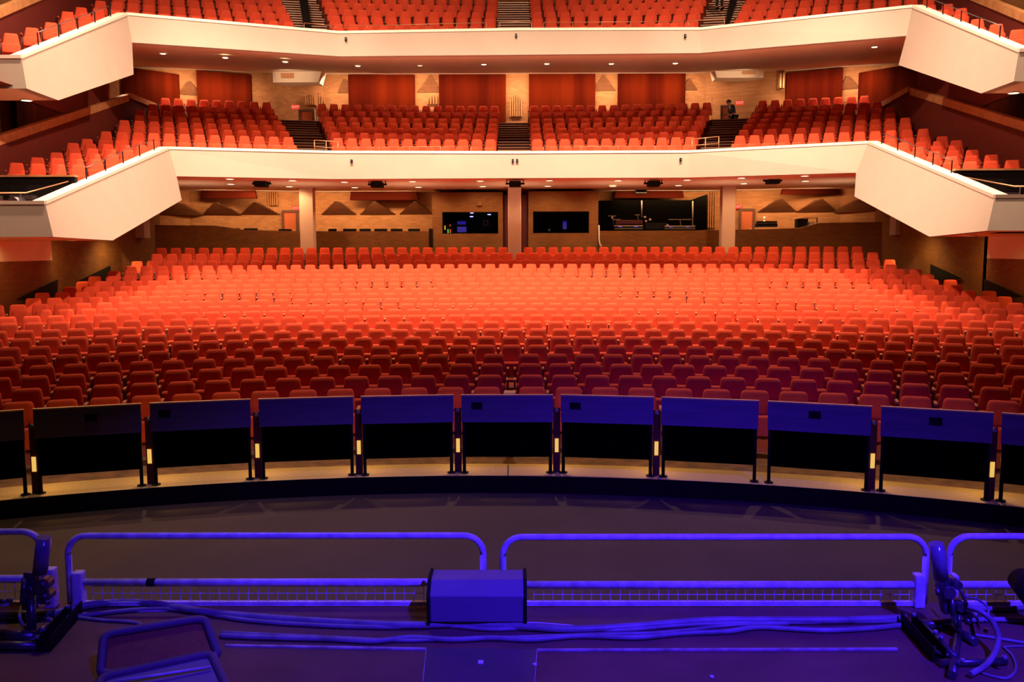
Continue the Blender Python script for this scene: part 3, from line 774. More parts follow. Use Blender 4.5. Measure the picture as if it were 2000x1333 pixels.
for s, xs, lab in ((-1, [(-60, 18), (19, 125), (143, 226)], 'left'), (1, [(1793, 1812), (1810, 1893), (1916, 2060)], 'right')):
    for k, (x0, x1) in enumerate(xs):
        if s == 1 and k == 0: continue
        if s == -1 and k == 0: continue
        a = atX(x0, 220, s * 17.4); b = atX(x1, 220, s * 17.4)
        mb = MB(); mb.box(min(s * 17.15, s * 17.36), max(s * 17.15, s * 17.36), min(a.y, b.y), min(38.8, max(a.y, b.y)), 6.0, 9.9)
        tag(mb.build('acoustic_panel', M['panel']), 'red acoustic panel on the %s side wall, %s the stage' % (lab, 'nearer' if (k == 1) == (s == -1) else 'farther from'), 'panel', 'red acoustic panels')
# hanging dark red boards under the lower balcony
bd = [((392, 363), (500, 388)), ((683, 368), (816, 391)), ((858, 367), (990, 381)), ((1031, 367), (1163, 381)), ((1200, 366), (1336, 387)), ((1527, 357), (1640, 380))]
bl = ['leftmost', 'second from the left', 'over the left booth', 'over the right booth', 'over the sound mixing opening', 'rightmost']
for ((x0, y0), (x1, y1)), lb in zip(bd, bl):
    Y = 40.3 if x0 in (392, 1527) else 41.5
    a = atY(x0, y1, Y); b = atY(x1, y1, Y); zt = ZB_L
    mb = MB(); mb.prism([(a.x, Y, a.z), (b.x, Y, a.z), (b.x - 0.06, Y, zt), (a.x + 0.06, Y, zt)], (0, 0.25, 0))
    tag(mb.build('reflector_board', M['redboard']), 'dark red board hung under lower balcony ceiling, ' + lb, 'panel', 'red boards under the lower balcony')

# plaster boxes with vent on the balcony back wall
for s, (x0, x1, yt, yb), vent, lab in ((-1, (533, 622, 138, 161), (549, 574, 143, 153), 'left'), (1, (1400, 1491, 131, 152), (1449, 1476, 136, 145), 'right')):
    Y = 43.2
    a = atY(x0, yb, Y); b = atY(x1, yb, Y)
    t = thing('vent_box', ((a.x + b.x) / 2, Y, a.z), 'pale plaster box with a vent grille above the %s rear door' % lab, 'duct box')
    mb = MB(); x_o = 0.5
    q = [(a.x, Y, a.z), (b.x, Y, a.z), (b.x + (0.35 if s < 0 else -0.0), Y, a.z + 1.2), (a.x + (0.0 if s < 0 else -0.35), Y, a.z + 1.2)]
    mb.prism(q, (0, 1.0, 0)); mb.build('housing', M['soffit'], t)
    c = atY(vent[0], vent[3], Y); d = atY(vent[1], vent[2], Y); mb = MB(); mb.box(c.x, d.x, Y - 0.03, Y, c.z, d.z); mb.build('vent_grille', M['woodcap'], t)

# doors with frames
def door(x0, x1, yt, yb, Y, n, lab):
    a = atY(x0, yb, Y); b = atY(x1, yt, Y); t = MB(); w_ = 0.1
    t.box(a.x - w_, a.x, Y - 0.06, Y + 0.05, a.z - 0.9, b.z + w_); t.box(b.x, b.x + w_, Y - 0.06, Y + 0.05, a.z - 0.9, b.z + w_); t.box(a.x, b.x, Y - 0.06, Y + 0.05, b.z, b.z + w_)
    o = struct(t.build('door_%d' % n, M['frame']), lab)
    p = MB().box(a.x, b.x, Y - 0.02, Y + 0.03, a.z - 0.9, b.z).build('door_leaf', M['door'], o)
    MB().box(b.x - 0.12, b.x - 0.06, Y - 0.06, Y - 0.02, a.z - 0.05, a.z + 0.02).build('door_handle', M['nosing'], p)
door(556, 578, 415, 449, 41.75, 1, 'wooden door beside the left column'); door(1447, 1470, 412, 447, 41.75, 2, 'wooden door beside the right column')
door(588, 610, 218, 243, 43.9, 3, 'door at the back of the lower balcony, left aisle'); door(1411, 1427, 210, 238, 43.9, 4, 'door at the back of the lower balcony, right aisle')
def exitsign(px, py, Y, lab):
    c = atY(px, py, Y); t = thing('exit_sign', c, lab, 'sign', 'exit signs')
    MB().box(c.x - 0.19, c.x + 0.19, c.y, c.y + 0.06, c.z - 0.1, c.z + 0.1).build('casing', M['exit'], t)
    cu = bpy.data.curves.new('letters', 'FONT'); cu.body = 'EXIT'; cu.size = 0.17; cu.align_x = 'CENTER'; cu.align_y = 'CENTER'; cu.extrude = 0.004
    tmp = bpy.data.objects.new('letters', cu); me = bpy.data.meshes.new_from_object(tmp); bpy.data.objects.remove(tmp)
    me.materials.clear(); me.materials.append(M['exitw'])
    o = bpy.data.objects.new('lettering', me); COL.objects.link(o); o.parent = t; o.location = (0, -0.006, 0); o.rotation_euler = (PI / 2, 0, 0)
exitsign(579, 407, 41.9, 'red lit exit sign beside the left column'); exitsign(1441, 404, 41.9, 'red lit exit sign beside the right column')
exitsign(577, 209, 43.2, 'red exit sign over the last lower balcony row, left'); exitsign(1445, 201, 43.2, 'red exit sign near the standing person, right')

# ------------------------------------------------------------------ control booths
def booth(x0, x1, ytop, wx0, wx1, wy0, wy1, lab, n):
    Y = 39.8; a = atY(x0, 485, Y); b = atY(x1, ytop, Y); c = atY(wx0, wy1, Y); d = atY(wx1, wy0, Y); zt = b.z; mb = MB()
    mb.box(a.x, c.x, Y, Y + 0.2, 1.6, zt); mb.box(d.x, b.x, Y, Y + 0.2, 1.6, zt); mb.box(c.x, d.x, Y, Y + 0.2, 1.6, c.z); mb.box(c.x, d.x, Y, Y + 0.2, d.z, zt)
    mb.box(a.x, a.x + 0.15, Y + 0.2, 42.3, 1.6, zt); mb.box(b.x - 0.15, b.x, Y + 0.2, 42.3, 1.6, zt); mb.box(a.x, b.x, Y, 42.3, zt, zt + 0.1)
    struct(mb.build('wall_booth', M['boothbrick']), lab)
    mb = MB(); mb.box(a.x + .15, b.x - .15, Y + 2.2, Y + 2.25, 1.7, zt); mb.box(a.x + .15, b.x - .15, Y + .2, Y + 2.2, c.z - 0.25, c.z - 0.2); struct(mb.build('wall_booth_inside', M['black']))
    mb = MB(); fw = 0.03
    mb.box(c.x, d.x, Y + .05, Y + .12, c.z, c.z + fw); mb.box(c.x, d.x, Y + .05, Y + .12, d.z - fw, d.z); mb.box(c.x, c.x + fw, Y + .05, Y + .12, c.z, d.z); mb.box(d.x - fw, d.x, Y + .05, Y + .12, c.z, d.z)
    w_ = struct(mb.build('window_%d' % n, M['black'])); MB().box(c.x, d.x, Y + .08, Y + .09, c.z, d.z).build('glass_pane', M['glass'], w_)
M['boothbrick'] = brick('booth_brick', (0.40, 0.18, 0.05), (0.33, 0.13, 0.04), (0.3, 0.14, 0.05))
booth(845, 982, 380, 864, 973, 414, 457, 'brick control booth left of the central column', 1)
booth(1032, 1169, 378, 1041, 1151, 413, 456, 'brick control booth right of the central column', 2)
for x0, x1 in ((982, 992), (1018, 1031)):
    a = atY(x0, 485, 40.0); b = atY(x1, 381, 40.0); mb = MB(); mb.box(a.x, b.x, 40.0, 40.1, 1.7, b.z); struct(mb.build('trim_recess', M['purple']))
def small(name, x0, x1, y0, y1, Y, dep, m, label, cat, group=None):
    a = atY(x0, y1, Y); b = atY(x1, y0, Y); o = MB().box(a.x, b.x, Y, Y + dep, a.z, b.z).build(name, m, loc=((a.x + b.x) / 2, Y, a.z), bevel=min(0.01, dep / 6)); return tag(o, label, cat, group)
# left booth contents
for px, py, lb in ((921, 424, 'lower blue lamp hanging in left booth, left'), (921.5, 417, 'small upper blue lamp hanging in left booth'), (955.5, 420, 'blue lamp hanging in left booth, right')):
    c = atY(px, py, 40.9); t = thing('booth_lamp', c, lb, 'lamp', 'blue lamps in the left booth')
    MB().cyl(c, 0.07, 0.03, 'Z', 12, 0.08).build('lens', M['bluelamp'], t)
    MB().cyl(c + Vector((0, 0, 0.03)), 0.085, 0.12, 'Z', 12, 0.05).build('shade', M['black'], t)
    MB().tube([c + Vector((0, 0, 0.14)), c + Vector((0, 0, 0.5))], 0.01, 6).build('stem', M['black'], t)
    spot('booth_lamp_light', c + Vector((0, 0, -0.02)), c + Vector((0, 0.3, -2)), 3.5, (0.1, 0.05, 1), 100, 0.5, 0.05)
def monitor(x0, x1, y0, y1, Y, m, label, stand=True):
    a = atY(x0, y1, Y); b = atY(x1, y0, Y); t = thing('monitor', ((a.x + b.x) / 2, Y, a.z), label, 'monitor')
    MB().box(a.x, b.x, Y, Y + 0.05, a.z, b.z).build('casing', M['black'], t)
    MB().box(a.x + .03, b.x - .03, Y - 0.006, Y, a.z + .03, b.z - .03).build('screen', m, t)
    if stand:
        cx = (a.x + b.x) / 2; MB().box(cx - .03, cx + .03, Y + .01, Y + .04, a.z - 0.25, a.z).build('stand', M['black'], t)
monitor(892, 911, 431, 440, 40.8, M['bluescreen'], 'upper blue lit monitor in left booth')
monitor(892, 912, 442, 455, 40.7, M['bluescreen'], 'lower blue lit monitor in left booth', False)
t = thing('control_panel', atY(948, 440, 41.9), 'pale square control panel on the left booth wall', 'panel')
a = atY(943, 442, 41.9); b = atY(954, 430, 41.9); MB().box(a.x, b.x, 41.9, 41.95, a.z, b.z).build('plate', M['grey'], t)
MB().box(a.x + .07, b.x - .07, 41.88, 41.9, a.z + .08, b.z - .08).build('button_block', M['black'], t)
for x0, x1, y0, y1, m, lb in ((868, 870, 441, 449, 'yellow', 'yellow level light low in left booth'), (874, 876, 448, 456, 'green', 'green level light low in left booth'), (878.5, 880.5, 448, 456, 'red', 'red level light low in left booth'), (878, 880, 439, 442, 'red', 'small red light above the level lights')):
    small('indicator_light', x0, x1, y0, y1, 40.6, 0.03, M[m], lb, 'light', 'indicator lights in the left booth')
small('equipment_rack', 866, 886, 436, 457, 40.66, 0.4, M['black'], 'dark equipment rack with level lights in left booth', 'rack')
# right booth contents
monitor(1098, 1108, 431, 449, 40.9, M['bluescreen'], 'narrow blue lit monitor in right booth')
small('desk_lamp', 1071, 1074.5, 447, 452, 40.6, 0.08, M['grey'], 'small pale desk lamp in right booth window', 'lamp')
t = thing('wall_projector', atY(1231, 372, 41.3), 'black box fixed on red board over mixing opening', 'speaker')
a = atY(1241, 378, 41.2); b = atY(1262, 366, 41.2); MB().box(a.x, b.x, 41.0, 41.5, a.z, b.z).build('cabinet', M['black'], t); MB().box(a.x + .04, b.x - .04, 40.98, 41.0, a.z + .03, b.z - .03).build('grille', M['cloth'], t)
t = thing('wall_speaker', atY(1084, 372, 41.3), 'black box fixed on red board over right booth', 'speaker')
a = atY(1074, 377, 41.2); b = atY(1095, 367, 41.2); MB().box(a.x, b.x, 41.0, 41.5, a.z, b.z).build('cabinet', M['black'], t); MB().box(a.x + .04, b.x - .04, 40.98, 41.0, a.z + .03, b.z - .03).build('grille', M['cloth'], t)
small('wall_box', 932, 941, 392, 402, 39.65, 0.15, M['boothbrick'], 'small square box on the wall over left booth window', 'box')
# sound mixing opening
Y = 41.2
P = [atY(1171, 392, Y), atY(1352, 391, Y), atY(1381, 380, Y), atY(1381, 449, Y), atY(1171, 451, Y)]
mb = MB(); mb.prism(P, (0, 1.4, 0)); struct(mb.build('wall_mixing_shade', M['cloth']), 'black block standing in for the dark room behind the sound mixing position')  # solid block, its black colour stands in for the dark room
for x, y0, y1, lb in ((1253.5, 392, 425, 'left pale pole standing in the black mixing recess'), (1353, 393, 446, 'right pale pole standing in the black mixing recess')):
    a = atY(x, y1, 41.1); b = atY(x, y0, 41.1); tag(MB().tube([a, b], 0.03, 8).build('pole', M['grey'], loc=a), lb, 'pole', 'poles in the mixing recess')
YC2 = 40.4
def desk(x0, x1, y0, y1, label):
    a = atY(x0, y1, YC2); b = atY(x1, y0, YC2); t = thing('mixing_console', ((a.x + b.x) / 2, YC2, a.z), label, 'mixer')
    h = b.z - a.z
    MB().prism([(a.x, YC2, a.z), (a.x, YC2 + .7, a.z), (a.x, YC2 + .7, b.z), (a.x, YC2 + .1, a.z + h * .7), (a.x, YC2, a.z + h * .5)], (b.x - a.x, 0, 0)).build('body', M['black'], t)
    MB().bar((a.x, YC2 - .02, a.z + .02), (b.x, YC2 - .02, a.z + .02), .03, .03).build('front_rail', M['grey'], t)
    MB().bar((a.x, YC2 - .02, a.z + h * .9), (b.x, YC2 - .02, a.z + h * .9), .03, .03).build('top_rail', M['nosing'], t)
    for q in (0.2, 0.75):
        xx = a.x + (b.x - a.x) * q; MB().box(xx - .08, xx + .08, YC2 - .035, YC2 - .01, a.z + h * .55, a.z + h * .7).build('blue_light', M['bluelamp2'], t)
M['bluelamp2'] = mat('blue_desk_light', (0.2, 0.2, 0.8), 0.5, emis=(0.12, 0.08, 0.9), estr=0.8)
desk(1200, 1256, 440, 448, 'left mixing console with blue lights behind low wall'); desk(1298, 1358, 441, 448, 'right mixing console with blue lights behind low wall')
small('equipment_case', 1262, 1302, 436, 448, 40.6, 0.5, M['black'], 'dark equipment case between the two mixing consoles', 'case')
small('equipment_case', 1203, 1255, 430, 438, 40.9, 0.4, M['purple'], 'dark case on top of left mixing console', 'case')
for x0, x1, y, lb in ((1306, 1350, 429, 'long thin lamp bar over right mixing console'), (1197, 1212, 429, 'thin lamp bar over left console, outer'), (1240, 1250, 420, 'short lamp bar beside left recess pole'), (1188, 1203, 422, 'short bar at the recess left side')):
    a = atY(x0, y, 40.9); b = atY(x1, y, 40.9); t = thing('lamp_bar', (a + b) / 2, lb, 'lamp', 'lamp bars over the mixing desks')
    MB().bar(a, b, .04, .04).build('bar', M['grey'], t); MB().tube([(a + b) / 2, (a + b) / 2 + Vector((0.1, 0.1, -0.45))], .012, 6).build('stem', M['grey'], t)
for px, py, lb in ((1260, 424, 'small pale lamp head beside the left recess pole, upper'), (1262, 432, 'small pale lamp head beside the left recess pole, lower'), (1304, 440, 'small pale lamp head at the left end of right mixing console'),
                   (1196, 425, 'small pale lamp head at far left of the mixing recess'), (1270, 429, 'small pale lamp head over the dark middle equipment case')):
    c = atY(px, py, 40.7); tag(MB().cyl(c, 0.05, 0.06, 'Y', 10).build('desk_light', M['nosing'], loc=c), lb, 'lamp', 'small lamp heads at the mixing desk')
# white pipe beside the mixing wall
c = [atY(1170, 440, 39.6), atY(1170, 470, 39.6), atY(1172, 478, 39.6), atY(1175, 481, 39.5)]
tag(MB().tube(c, 0.03, 8).build('pipe', M['white'], loc=c[-1]), 'thin white pipe between right booth and mixing wall', 'pipe')
tag(small('black_post', 838, 845, 447, 484, 39.7, 0.08, M['black'], 'x', 'post'), 'black upright panel at the left end of left booth', 'post')
# stools behind the low wall, left
for k, (x0, x1, y) in enumerate(((437, 468, 446), (476, 503, 446), (544, 569, 447.5), (641, 657, 447), (670, 696, 447), (702, 724, 447), (731, 756, 447), (763, 786, 447), (797, 820, 447))):
    a = atY(x0, y + 5, 40.2); b = atY(x1, y, 40.2); lb = 'black chair back showing over low brown wall, %s' % (('%s from the left' % ordw(k + 1)) if k < 5 else ('%s from left booth' % ordw(9 - k)))
    t = thing('stool', ((a.x + b.x) / 2, 40.2, 2.2), lb, 'chair', 'black chairs behind the low wall')
    MB().box(a.x, b.x, 40.2, 40.26, a.z - 0.25, b.z).build('backrest', M['black'], t, bevel=0.02)
    MB().box(a.x, b.x, 40.2, 40.62, a.z - 0.35, a.z - 0.3).build('seat', M['black'], t)
    cx = (a.x + b.x) / 2; MB().tube([(cx, 40.4, 2.2), (cx, 40.4, a.z - 0.3)], 0.03, 8).build('leg', M['gun'], t)
# gear right of the right column
t = thing('equipment_stack', atY(1499, 445, 40.0), 'stack of dark flat audio gear on right low wall', 'audio gear')
for y0, y1, x0, x1 in ((437, 444, 1479, 1519), (432, 437, 1481, 1518)):
    a = atY(x0, y1, 39.95); b = atY(x1, y0, 39.95); MB().box(a.x, b.x, 39.95, 40.35, a.z, b.z).build('unit', M['black'], t, bevel=.01); MB().bar((a.x, 39.94, a.z + .02), (b.x, 39.94, a.z + .02), .02, .02).build('edge_strip', M['grey'], t)
for px, py in ((1493, 425), (1493, 432)):
    c = atY(px, py, 40.1); tag(MB().cyl(c, 0.035, 0.04, 'Y', 12).build('reading_lamp', M['bulb'], loc=c), 'small glowing round lamp over stacked gear, %s' % ('upper' if py < 430 else 'lower'), 'lamp')
t = thing('equipment_rack', atY(1577, 445, 39.7), 'open equipment rack with slanted lid on right low wall', 'rack')
a = atY(1558, 445, 40.0); b = atY(1597, 424, 40.0)
MB().box(a.x, a.x + (b.x - a.x) * .5, 40.0, 40.45, a.z, b.z - 0.08).build('cabinet', M['black'], t)
for q in (0.5, 0.98): MB().box(a.x + (b.x - a.x) * q - .02, a.x + (b.x - a.x) * q + .02, 40.0, 40.04, a.z, b.z - .05).build('upright', M['grey'], t)
MB().box(a.x + (b.x - a.x) * .62, a.x + (b.x - a.x) * .85, 40.05, 40.3, a.z, a.z + .25).build('device', M['white'], t)
MB().bar(Vector((a.x - .3, 40.05, b.z - .12)), Vector((a.x + .25, 40.05, b.z - .02)), .4, .04).build('lid_flap', M['woodcap'], t)
MB().box(a.x + .2, b.x, 39.95, 40.45, b.z - .06, b.z).build('lid', M['woodcap'], t)

# ------------------------------------------------------------------ downlights
DL = {}
def downlight(p, label, group, r=0.11, power=6.0, tgt=None, size=110, n=None):
    key = round(r, 2)
    if key not in DL:
        DL[key] = (MB().cyl((0, 0, -0.022), r, 0.02, 'Z', 18).mesh('lens', M['lamp']), MB().tube([(r * 1.12 * math.cos(a), r * 1.12 * math.sin(a), -0.012) for a in [2 * PI * k / 20 for k in range(20)]], r * 0.16, 6, closed=True).mesh('trim_ring', M['cap']))
    t = thing('downlight', p, label, 'light', group)
    for me, nm in zip(DL[key], ('lens', 'trim_ring')):
        o = bpy.data.objects.new(nm, me); COL.objects.link(o); o.parent = t
    if power: spot('downlight_lamp', Vector(p) + Vector((0, 0, -0.05)), tgt or (p[0], p[1] + 0.15, p[2] - 3), power, (1, 0.58, 0.26), size, 0.6, 0.08)
up = [(318, 104), (440, 112), (557, 120), (699, 128), (820, 127), (945, 125), (1068, 124), (1194, 124), (1319, 123), (1461, 112), (1582, 101), (1708, 91)]
for k, (x, y) in enumerate(up):
    p = under(x, y) or under(x, y - 4); n = k + 1 if k < 6 else 12 - k
    downlight(p, 'small round downlight under the upper balcony, %s from the %s' % (ordw(n), 'left' if k < 6 else 'right'), 'upper soffit downlights', 0.10, 60, (p.x, p.y + .6, p.z - 3), 120)
r1 = [(449, 349), (571, 352), (673, 355), (806, 354), (938, 353), (1073, 352), (1207, 352), (1342, 351), (1448, 347), (1572, 343)]
r2 = [(451, 359), (565, 364), (693, 365.5), (817, 365), (943, 363.5), (1070, 363), (1197, 363), (1325, 361.5), (1453, 358), (1573, 353)]
for nm, rr, pw in (('front', r1, 40), ('rear', r2, 190)):
    for k, (x, y) in enumerate(rr):
        p = under(x, y) or under(x, y - 4); n = k + 1 if k < 5 else 10 - k
        downlight(p, 'small oval downlight under lower balcony, %s line, %s from the %s' % (nm, ordw(n), 'left' if k < 5 else 'right'), 'lower soffit downlights', 0.14, pw, (p.x, p.y + (1.2 if nm == 'rear' else .3), p.z - 2.4), 130)
for (x, y), P, lb in (((52, 197), TU[2][-1], 'upper left'), ((1980, 182.5), TU[2][1], 'upper right'), ((139, 468.5), TL[2][-1], 'lower left'), ((1895, 459.5), TL[2][1], 'lower right')):
    p = under(x, y) or under(x, y - 2) or under(x, y - 4)
    if p is None: print('NO SOFFIT', x, y); continue
    downlight(p, 'downlight beneath the %s side gallery' % lb, 'side gallery downlights', 0.13, 16)
# stage lanterns under the lower balcony
for k, (px, py) in enumerate(((511, 356), (737, 357.5), (1006, 356), (1276, 355.5), (1509, 350))):
    c = atY(px, py + 3, 34.35); t = thing('spotlight', Vector((c.x, c.y, ZB_L)), 'black yoke mounted spotlight under lower balcony, ' + ['leftmost', 'second from left', 'in front of the central column', 'second from right', 'rightmost'][k], 'spotlight', 'spotlights under the lower balcony')
    MB().box(c.x - .22, c.x + .22, c.y - .3, c.y + .25, c.z - .13, c.z + .09).build('body', M['black'], t, bevel=.03)
    y = MB(); y.box(c.x - .33, c.x + .33, c.y - .02, c.y + .02, ZB_L - .05, ZB_L); y.box(c.x - .33, c.x - .29, c.y - .02, c.y + .02, c.z - .02, ZB_L); y.box(c.x + .29, c.x + .33, c.y - .02, c.y + .02, c.z - .02, ZB_L)
    y.build('yoke', M['iron'], t)
    for s in (-1, 1): MB().cyl((c.x + s * .22 if s > 0 else c.x - .36, c.y, c.z), .035, .14, 'X', 8).build('clamp_knob', M['black'], t)
# little black sensors on the balcony fronts
for x, y, T, lb in ((675, 76, TU, 'upper balcony front, left'), (1008, 69, TU, 'upper balcony front, middle'), (1339, 70, TU, 'upper balcony front, right'), (686, 315, TL, 'lower balcony front, left'), (1001.5, 314, TL, 'lower balcony front, middle left of pair'), (1010, 314, TL, 'lower balcony front, middle right of pair'), (1330, 312, TL, 'lower balcony front, right')):
    Y = interp(atY(x, y, 34).x, [(q.x, q.y) for q in T[0]]) - 0.09; c = atY(x, y, Y); t = thing('sensor', c, 'tiny black sensor on ' + lb, 'sensor', 'sensors on the balcony fronts')
    MB().box(c.x - .035, c.x + .035, Y, Y + .12, c.z - .06, c.z + .06).build('housing', M['black'], t); MB().cyl((c.x, Y - .02, c.z), .02, .02, 'Y', 10).build('lens', M['gun'], t)
for x, y, lb in ((675, 309, 'left'), (1342, 306, 'right')):
    c = atY(x, y, 33.7); tag(MB().box(c.x - .05, c.x + .05, 33.7, 33.86, c.z - .09, c.z + .09).build('bracket', M['soffit'], loc=c), 'small tan bracket at the %s bend of lower balcony front' % lb, 'bracket')

# ------------------------------------------------------------------ aisle steps, rails
def aisle(rows, ang0, dang, hw, name, lab, i1=None):
    t = None; sub = []
    R0, z0 = rows[0]
    rs = rows[:i1] if i1 else rows
    a0 = ang0; c = Vector((R0 * math.sin(a0), YC + R0 * math.cos(a0), z0))
    t = struct(bpy.data.objects.new(name, None), lab); COL.objects.link(t); t.location = c; WORLD[t.name] = c
    mb = MB(); nos = []
    for i, (R, z) in enumerate(rs):
        nz = rows[i + 1][1] if i + 1 < len(rows) else z
        dz = nz - z; nst = 2 if dz < 0.42 else 3
        a = ang0 + dang * i * (1 if ang0 >= 0 else -1); h = hw + 0.04 * i
        for s_ in range(nst):
            Ra = R - 0.62 + 1.15 * (s_ + 0.5) / nst + 0.1; zz = z + dz * (s_ + 1) / nst
            Mx = Matrix.Rotation(-a, 3, 'Z'); cc = Vector((Ra * math.sin(a), YC + Ra * math.cos(a), 0))
            dep = 1.15 / nst
            mb.obox(cc + Mx @ Vector((0, dep / 2, 0)) + Vector((0, 0, (z + zz) / 2 - .05)), 2 * h, dep, zz - z + .1, Mx)
            nos.append((cc + Vector((0, 0, zz)), h, Mx))
    mb.build('steps', M['step'], t)
    for cc, h, Mx in nos: MB().obox(cc + Vector((0, 0, -0.012)) + Mx @ Vector((0, -0.01, 0)), 2 * h - .04, 0.05, 0.03, Mx).build('nosing', M['nosing'], t)
    return t
for rows, nm in ((L_ROWS, 'lower'), (U_ROWS, 'upper')):
    aisle(rows, 0.0, 0, 0.60, 'stair_centre', 'carpeted centre aisle steps of the %s balcony' % nm)
    aisle(rows, -0.187, 0.0035, 0.60, 'stair_left', 'left aisle steps of the %s balcony' % nm, 7 if nm == 'lower' else None)
    aisle(rows, 0.187, 0.0035, 0.60, 'stair_right', 'right aisle steps of the %s balcony' % nm, 7 if nm == 'lower' else None)
def rail(x0, x1, y0, y1, Y, n, label, m='hand', bars=1, r=0.016, base=None):
    a = atY(x0, y0, Y); b = atY(x1, y1, Y); zb = base; t = thing('handrail', Vector((a.x, Y, zb)), label, 'railing')
    for q in range(bars):
        dz = Vector((0, 0, -0.24 * q)); MB().tube([a + dz, b + dz], r, 6).build('rail_bar', M[m], t)
    for k in range(n):
        p = a.lerp(b, k / max(1, n - 1)); MB().tube([(p.x, p.y, zb), p], r, 6).build('post', M[m], t)
rail(614, 660, 274, 277, 34.0, 3, 'low brass rail at the foot of lower balcony left aisle', bars=2, base=ZT_L)
rail(1352, 1404, 272, 267, 34.0, 3, 'low brass rail at the foot of lower balcony right aisle', bars=2, base=ZT_L)
rail(976, 1038, 42.5, 42.5, 34.3, 2, 'thin brass rail at the foot of upper balcony centre aisle', base=ZT_U)
rail(660, 950, 52, 44, 33.9, 6, 'thin brass rail along upper balcony front, left of centre', base=ZT_U, r=.011)
rail(1062, 1345, 43.5, 42, 33.9, 6, 'thin brass rail along upper balcony front, right of centre', base=ZT_U, r=.011)
rail(1345, 1415, 42, 35, 33.9, 2, 'bright brass rail across the upper balcony right aisle', base=ZT_U)
rail(594, 655, 45, 51, 33.9, 2, 'bright brass rail across the upper balcony left aisle', base=ZT_U)
rail(740, 920, 287, 286, 33.9, 4, 'thin rail along lower balcony front, left of centre', base=ZT_L, r=.008)
rail(1062, 1280, 286, 285, 33.9, 4, 'thin rail along lower balcony front, right of centre', base=ZT_L, r=.008)
# posts along the gallery parapets
def gal_rail(pts, X, label, h=0.34):
    P = [atX(x, y, X) for x, y in pts]; t = thing('gallery_rail', P[0], label, 'railing', 'gallery rails'); s = -1 if X < 0 else 1
    tops = []
    for p in P:
        q = p + Vector((s * 0.10, 0, 0)); tp = q + Vector((-s * 0.02, -0.06, h)); tops.append(tp); mb = MB(); mb.bar(q + Vector((0, 0, -.02)), tp, 0.035, 0.02); mb.build('post', M['black'], t)
    MB().tube(tops, 0.012, 6).build('rail_bar', M['gun'], t)
gal_rail([(176, 352), (213, 334.5), (247, 318), (279, 304.5), (307, 293)], TL[2][-1][0].x - .12, 'thin rail on black posts along lower left gallery')
gal_rail([(82, 89), (122, 72), (159, 58), (192, 45), (222, 32)], TU[2][-1][0].x - .12, 'thin rail on black posts along upper left gallery')
gal_rail([(1716, 281.5), (1747, 293), (1780, 308), (1815, 322), (1851, 338)], TL[2][1][0].x + .12, 'thin rail on black posts along lower right gallery')
gal_rail([(1804, 17), (1835, 30), (1870, 44.5), (1905, 59), (1945, 76)], TU[2][1][0].x + .12, 'thin rail on black posts along upper right gallery')
# black sloping boards beside the upper aisles
for pts, lb in (([(583, -14), (600, -14), (607, 55), (594, 55)], 'left'), ([(1428, -14), (1444, -14), (1424, 47), (1416, 47)], 'right')):
    P = [atY(x, y, 35.0 if y > 0 else 38.5) for x, y in pts]; mb = MB(); mb.prism([P[0], P[1], P[2], P[3]], (0, -0.08, 0))
    tag(mb.build('cable_ramp', M['black']), 'black sloping cover beside the %s upper balcony steps' % lb, 'cover')

# end bays of the lower galleries: dark well with lighting gear
for s, P, lab in ((-1, TL[2][-1], 'left'), (1, TL[2][1], 'right')):
    Yw = 25.35; a = atY(0 if s < 0 else 2000, 346 if s < 0 else 333, Yw); zt = a.z; xi = abs(P[0].x) + 0.28
    x0, x1 = sorted((s * xi, s * 17)); mb = MB(); mb.box(x0, x1, Yw, Yw + 0.15, 3.3, zt); struct(mb.build('wall_bay_' + lab, M['black']), 'dark wall of the lighting bay')  # black colour stands in for the bay wall being unlit
    mb = MB(); mb.box(x0, x1, Yw - .04, Yw + .19, zt, zt + .05); struct(mb.build('trim_bay_' + lab, M['woodcap']))
    mb = MB(); mb.box(x0, x1, P[5].y + .25, Yw, 3.3, 3.36); struct(mb.build('floor_bay_' + lab, M['black']))
    for k in range(2):
        cx = s * (13.4 + 0.95 * k) ; t = thing('follow_spot', (cx, 24.5, 3.36), 'dark lighting instrument in the %s lower gallery bay, %s' % (lab, ['inner', 'outer'][k]), 'spotlight', 'lighting gear in the gallery bays')
        MB().tube([(cx, 24.2, 4.2), (cx, 24.75, 4.25)], [0.15, 0.13], 14).build('barrel', M['gun'], t)
        MB().tube([(cx, 24.5, 3.36), (cx, 24.5, 4.1)], 0.03, 8).build('stand', M['black'], t)
        MB().box(cx - .3, cx + .3, 24.6, 24.9, 4.3, 4.42).build('ballast_box', M['gun'], t)
    t = thing('bay_rail', (s * 14, P[5].y + .3, P[5].z), 'metal rail around the %s lower gallery lighting bay' % lab, 'railing')
    zr = P[5].z + 0.28
    MB().tube([(s * 17, P[5].y + .3, zr), (s * (xi + .35), P[5].y + .3, zr), (s * (xi + .15), Yw - .1, zr + 0.42)], .02, 8).build('rail_bar', M['hand'], t)
    for q in (xi + .5, xi + 1.9): MB().tube([(s * q, P[5].y + .3, P[5].z - .4), (s * q, P[5].y + .3, zr)], .015, 6).build('post', M['gun'], t)

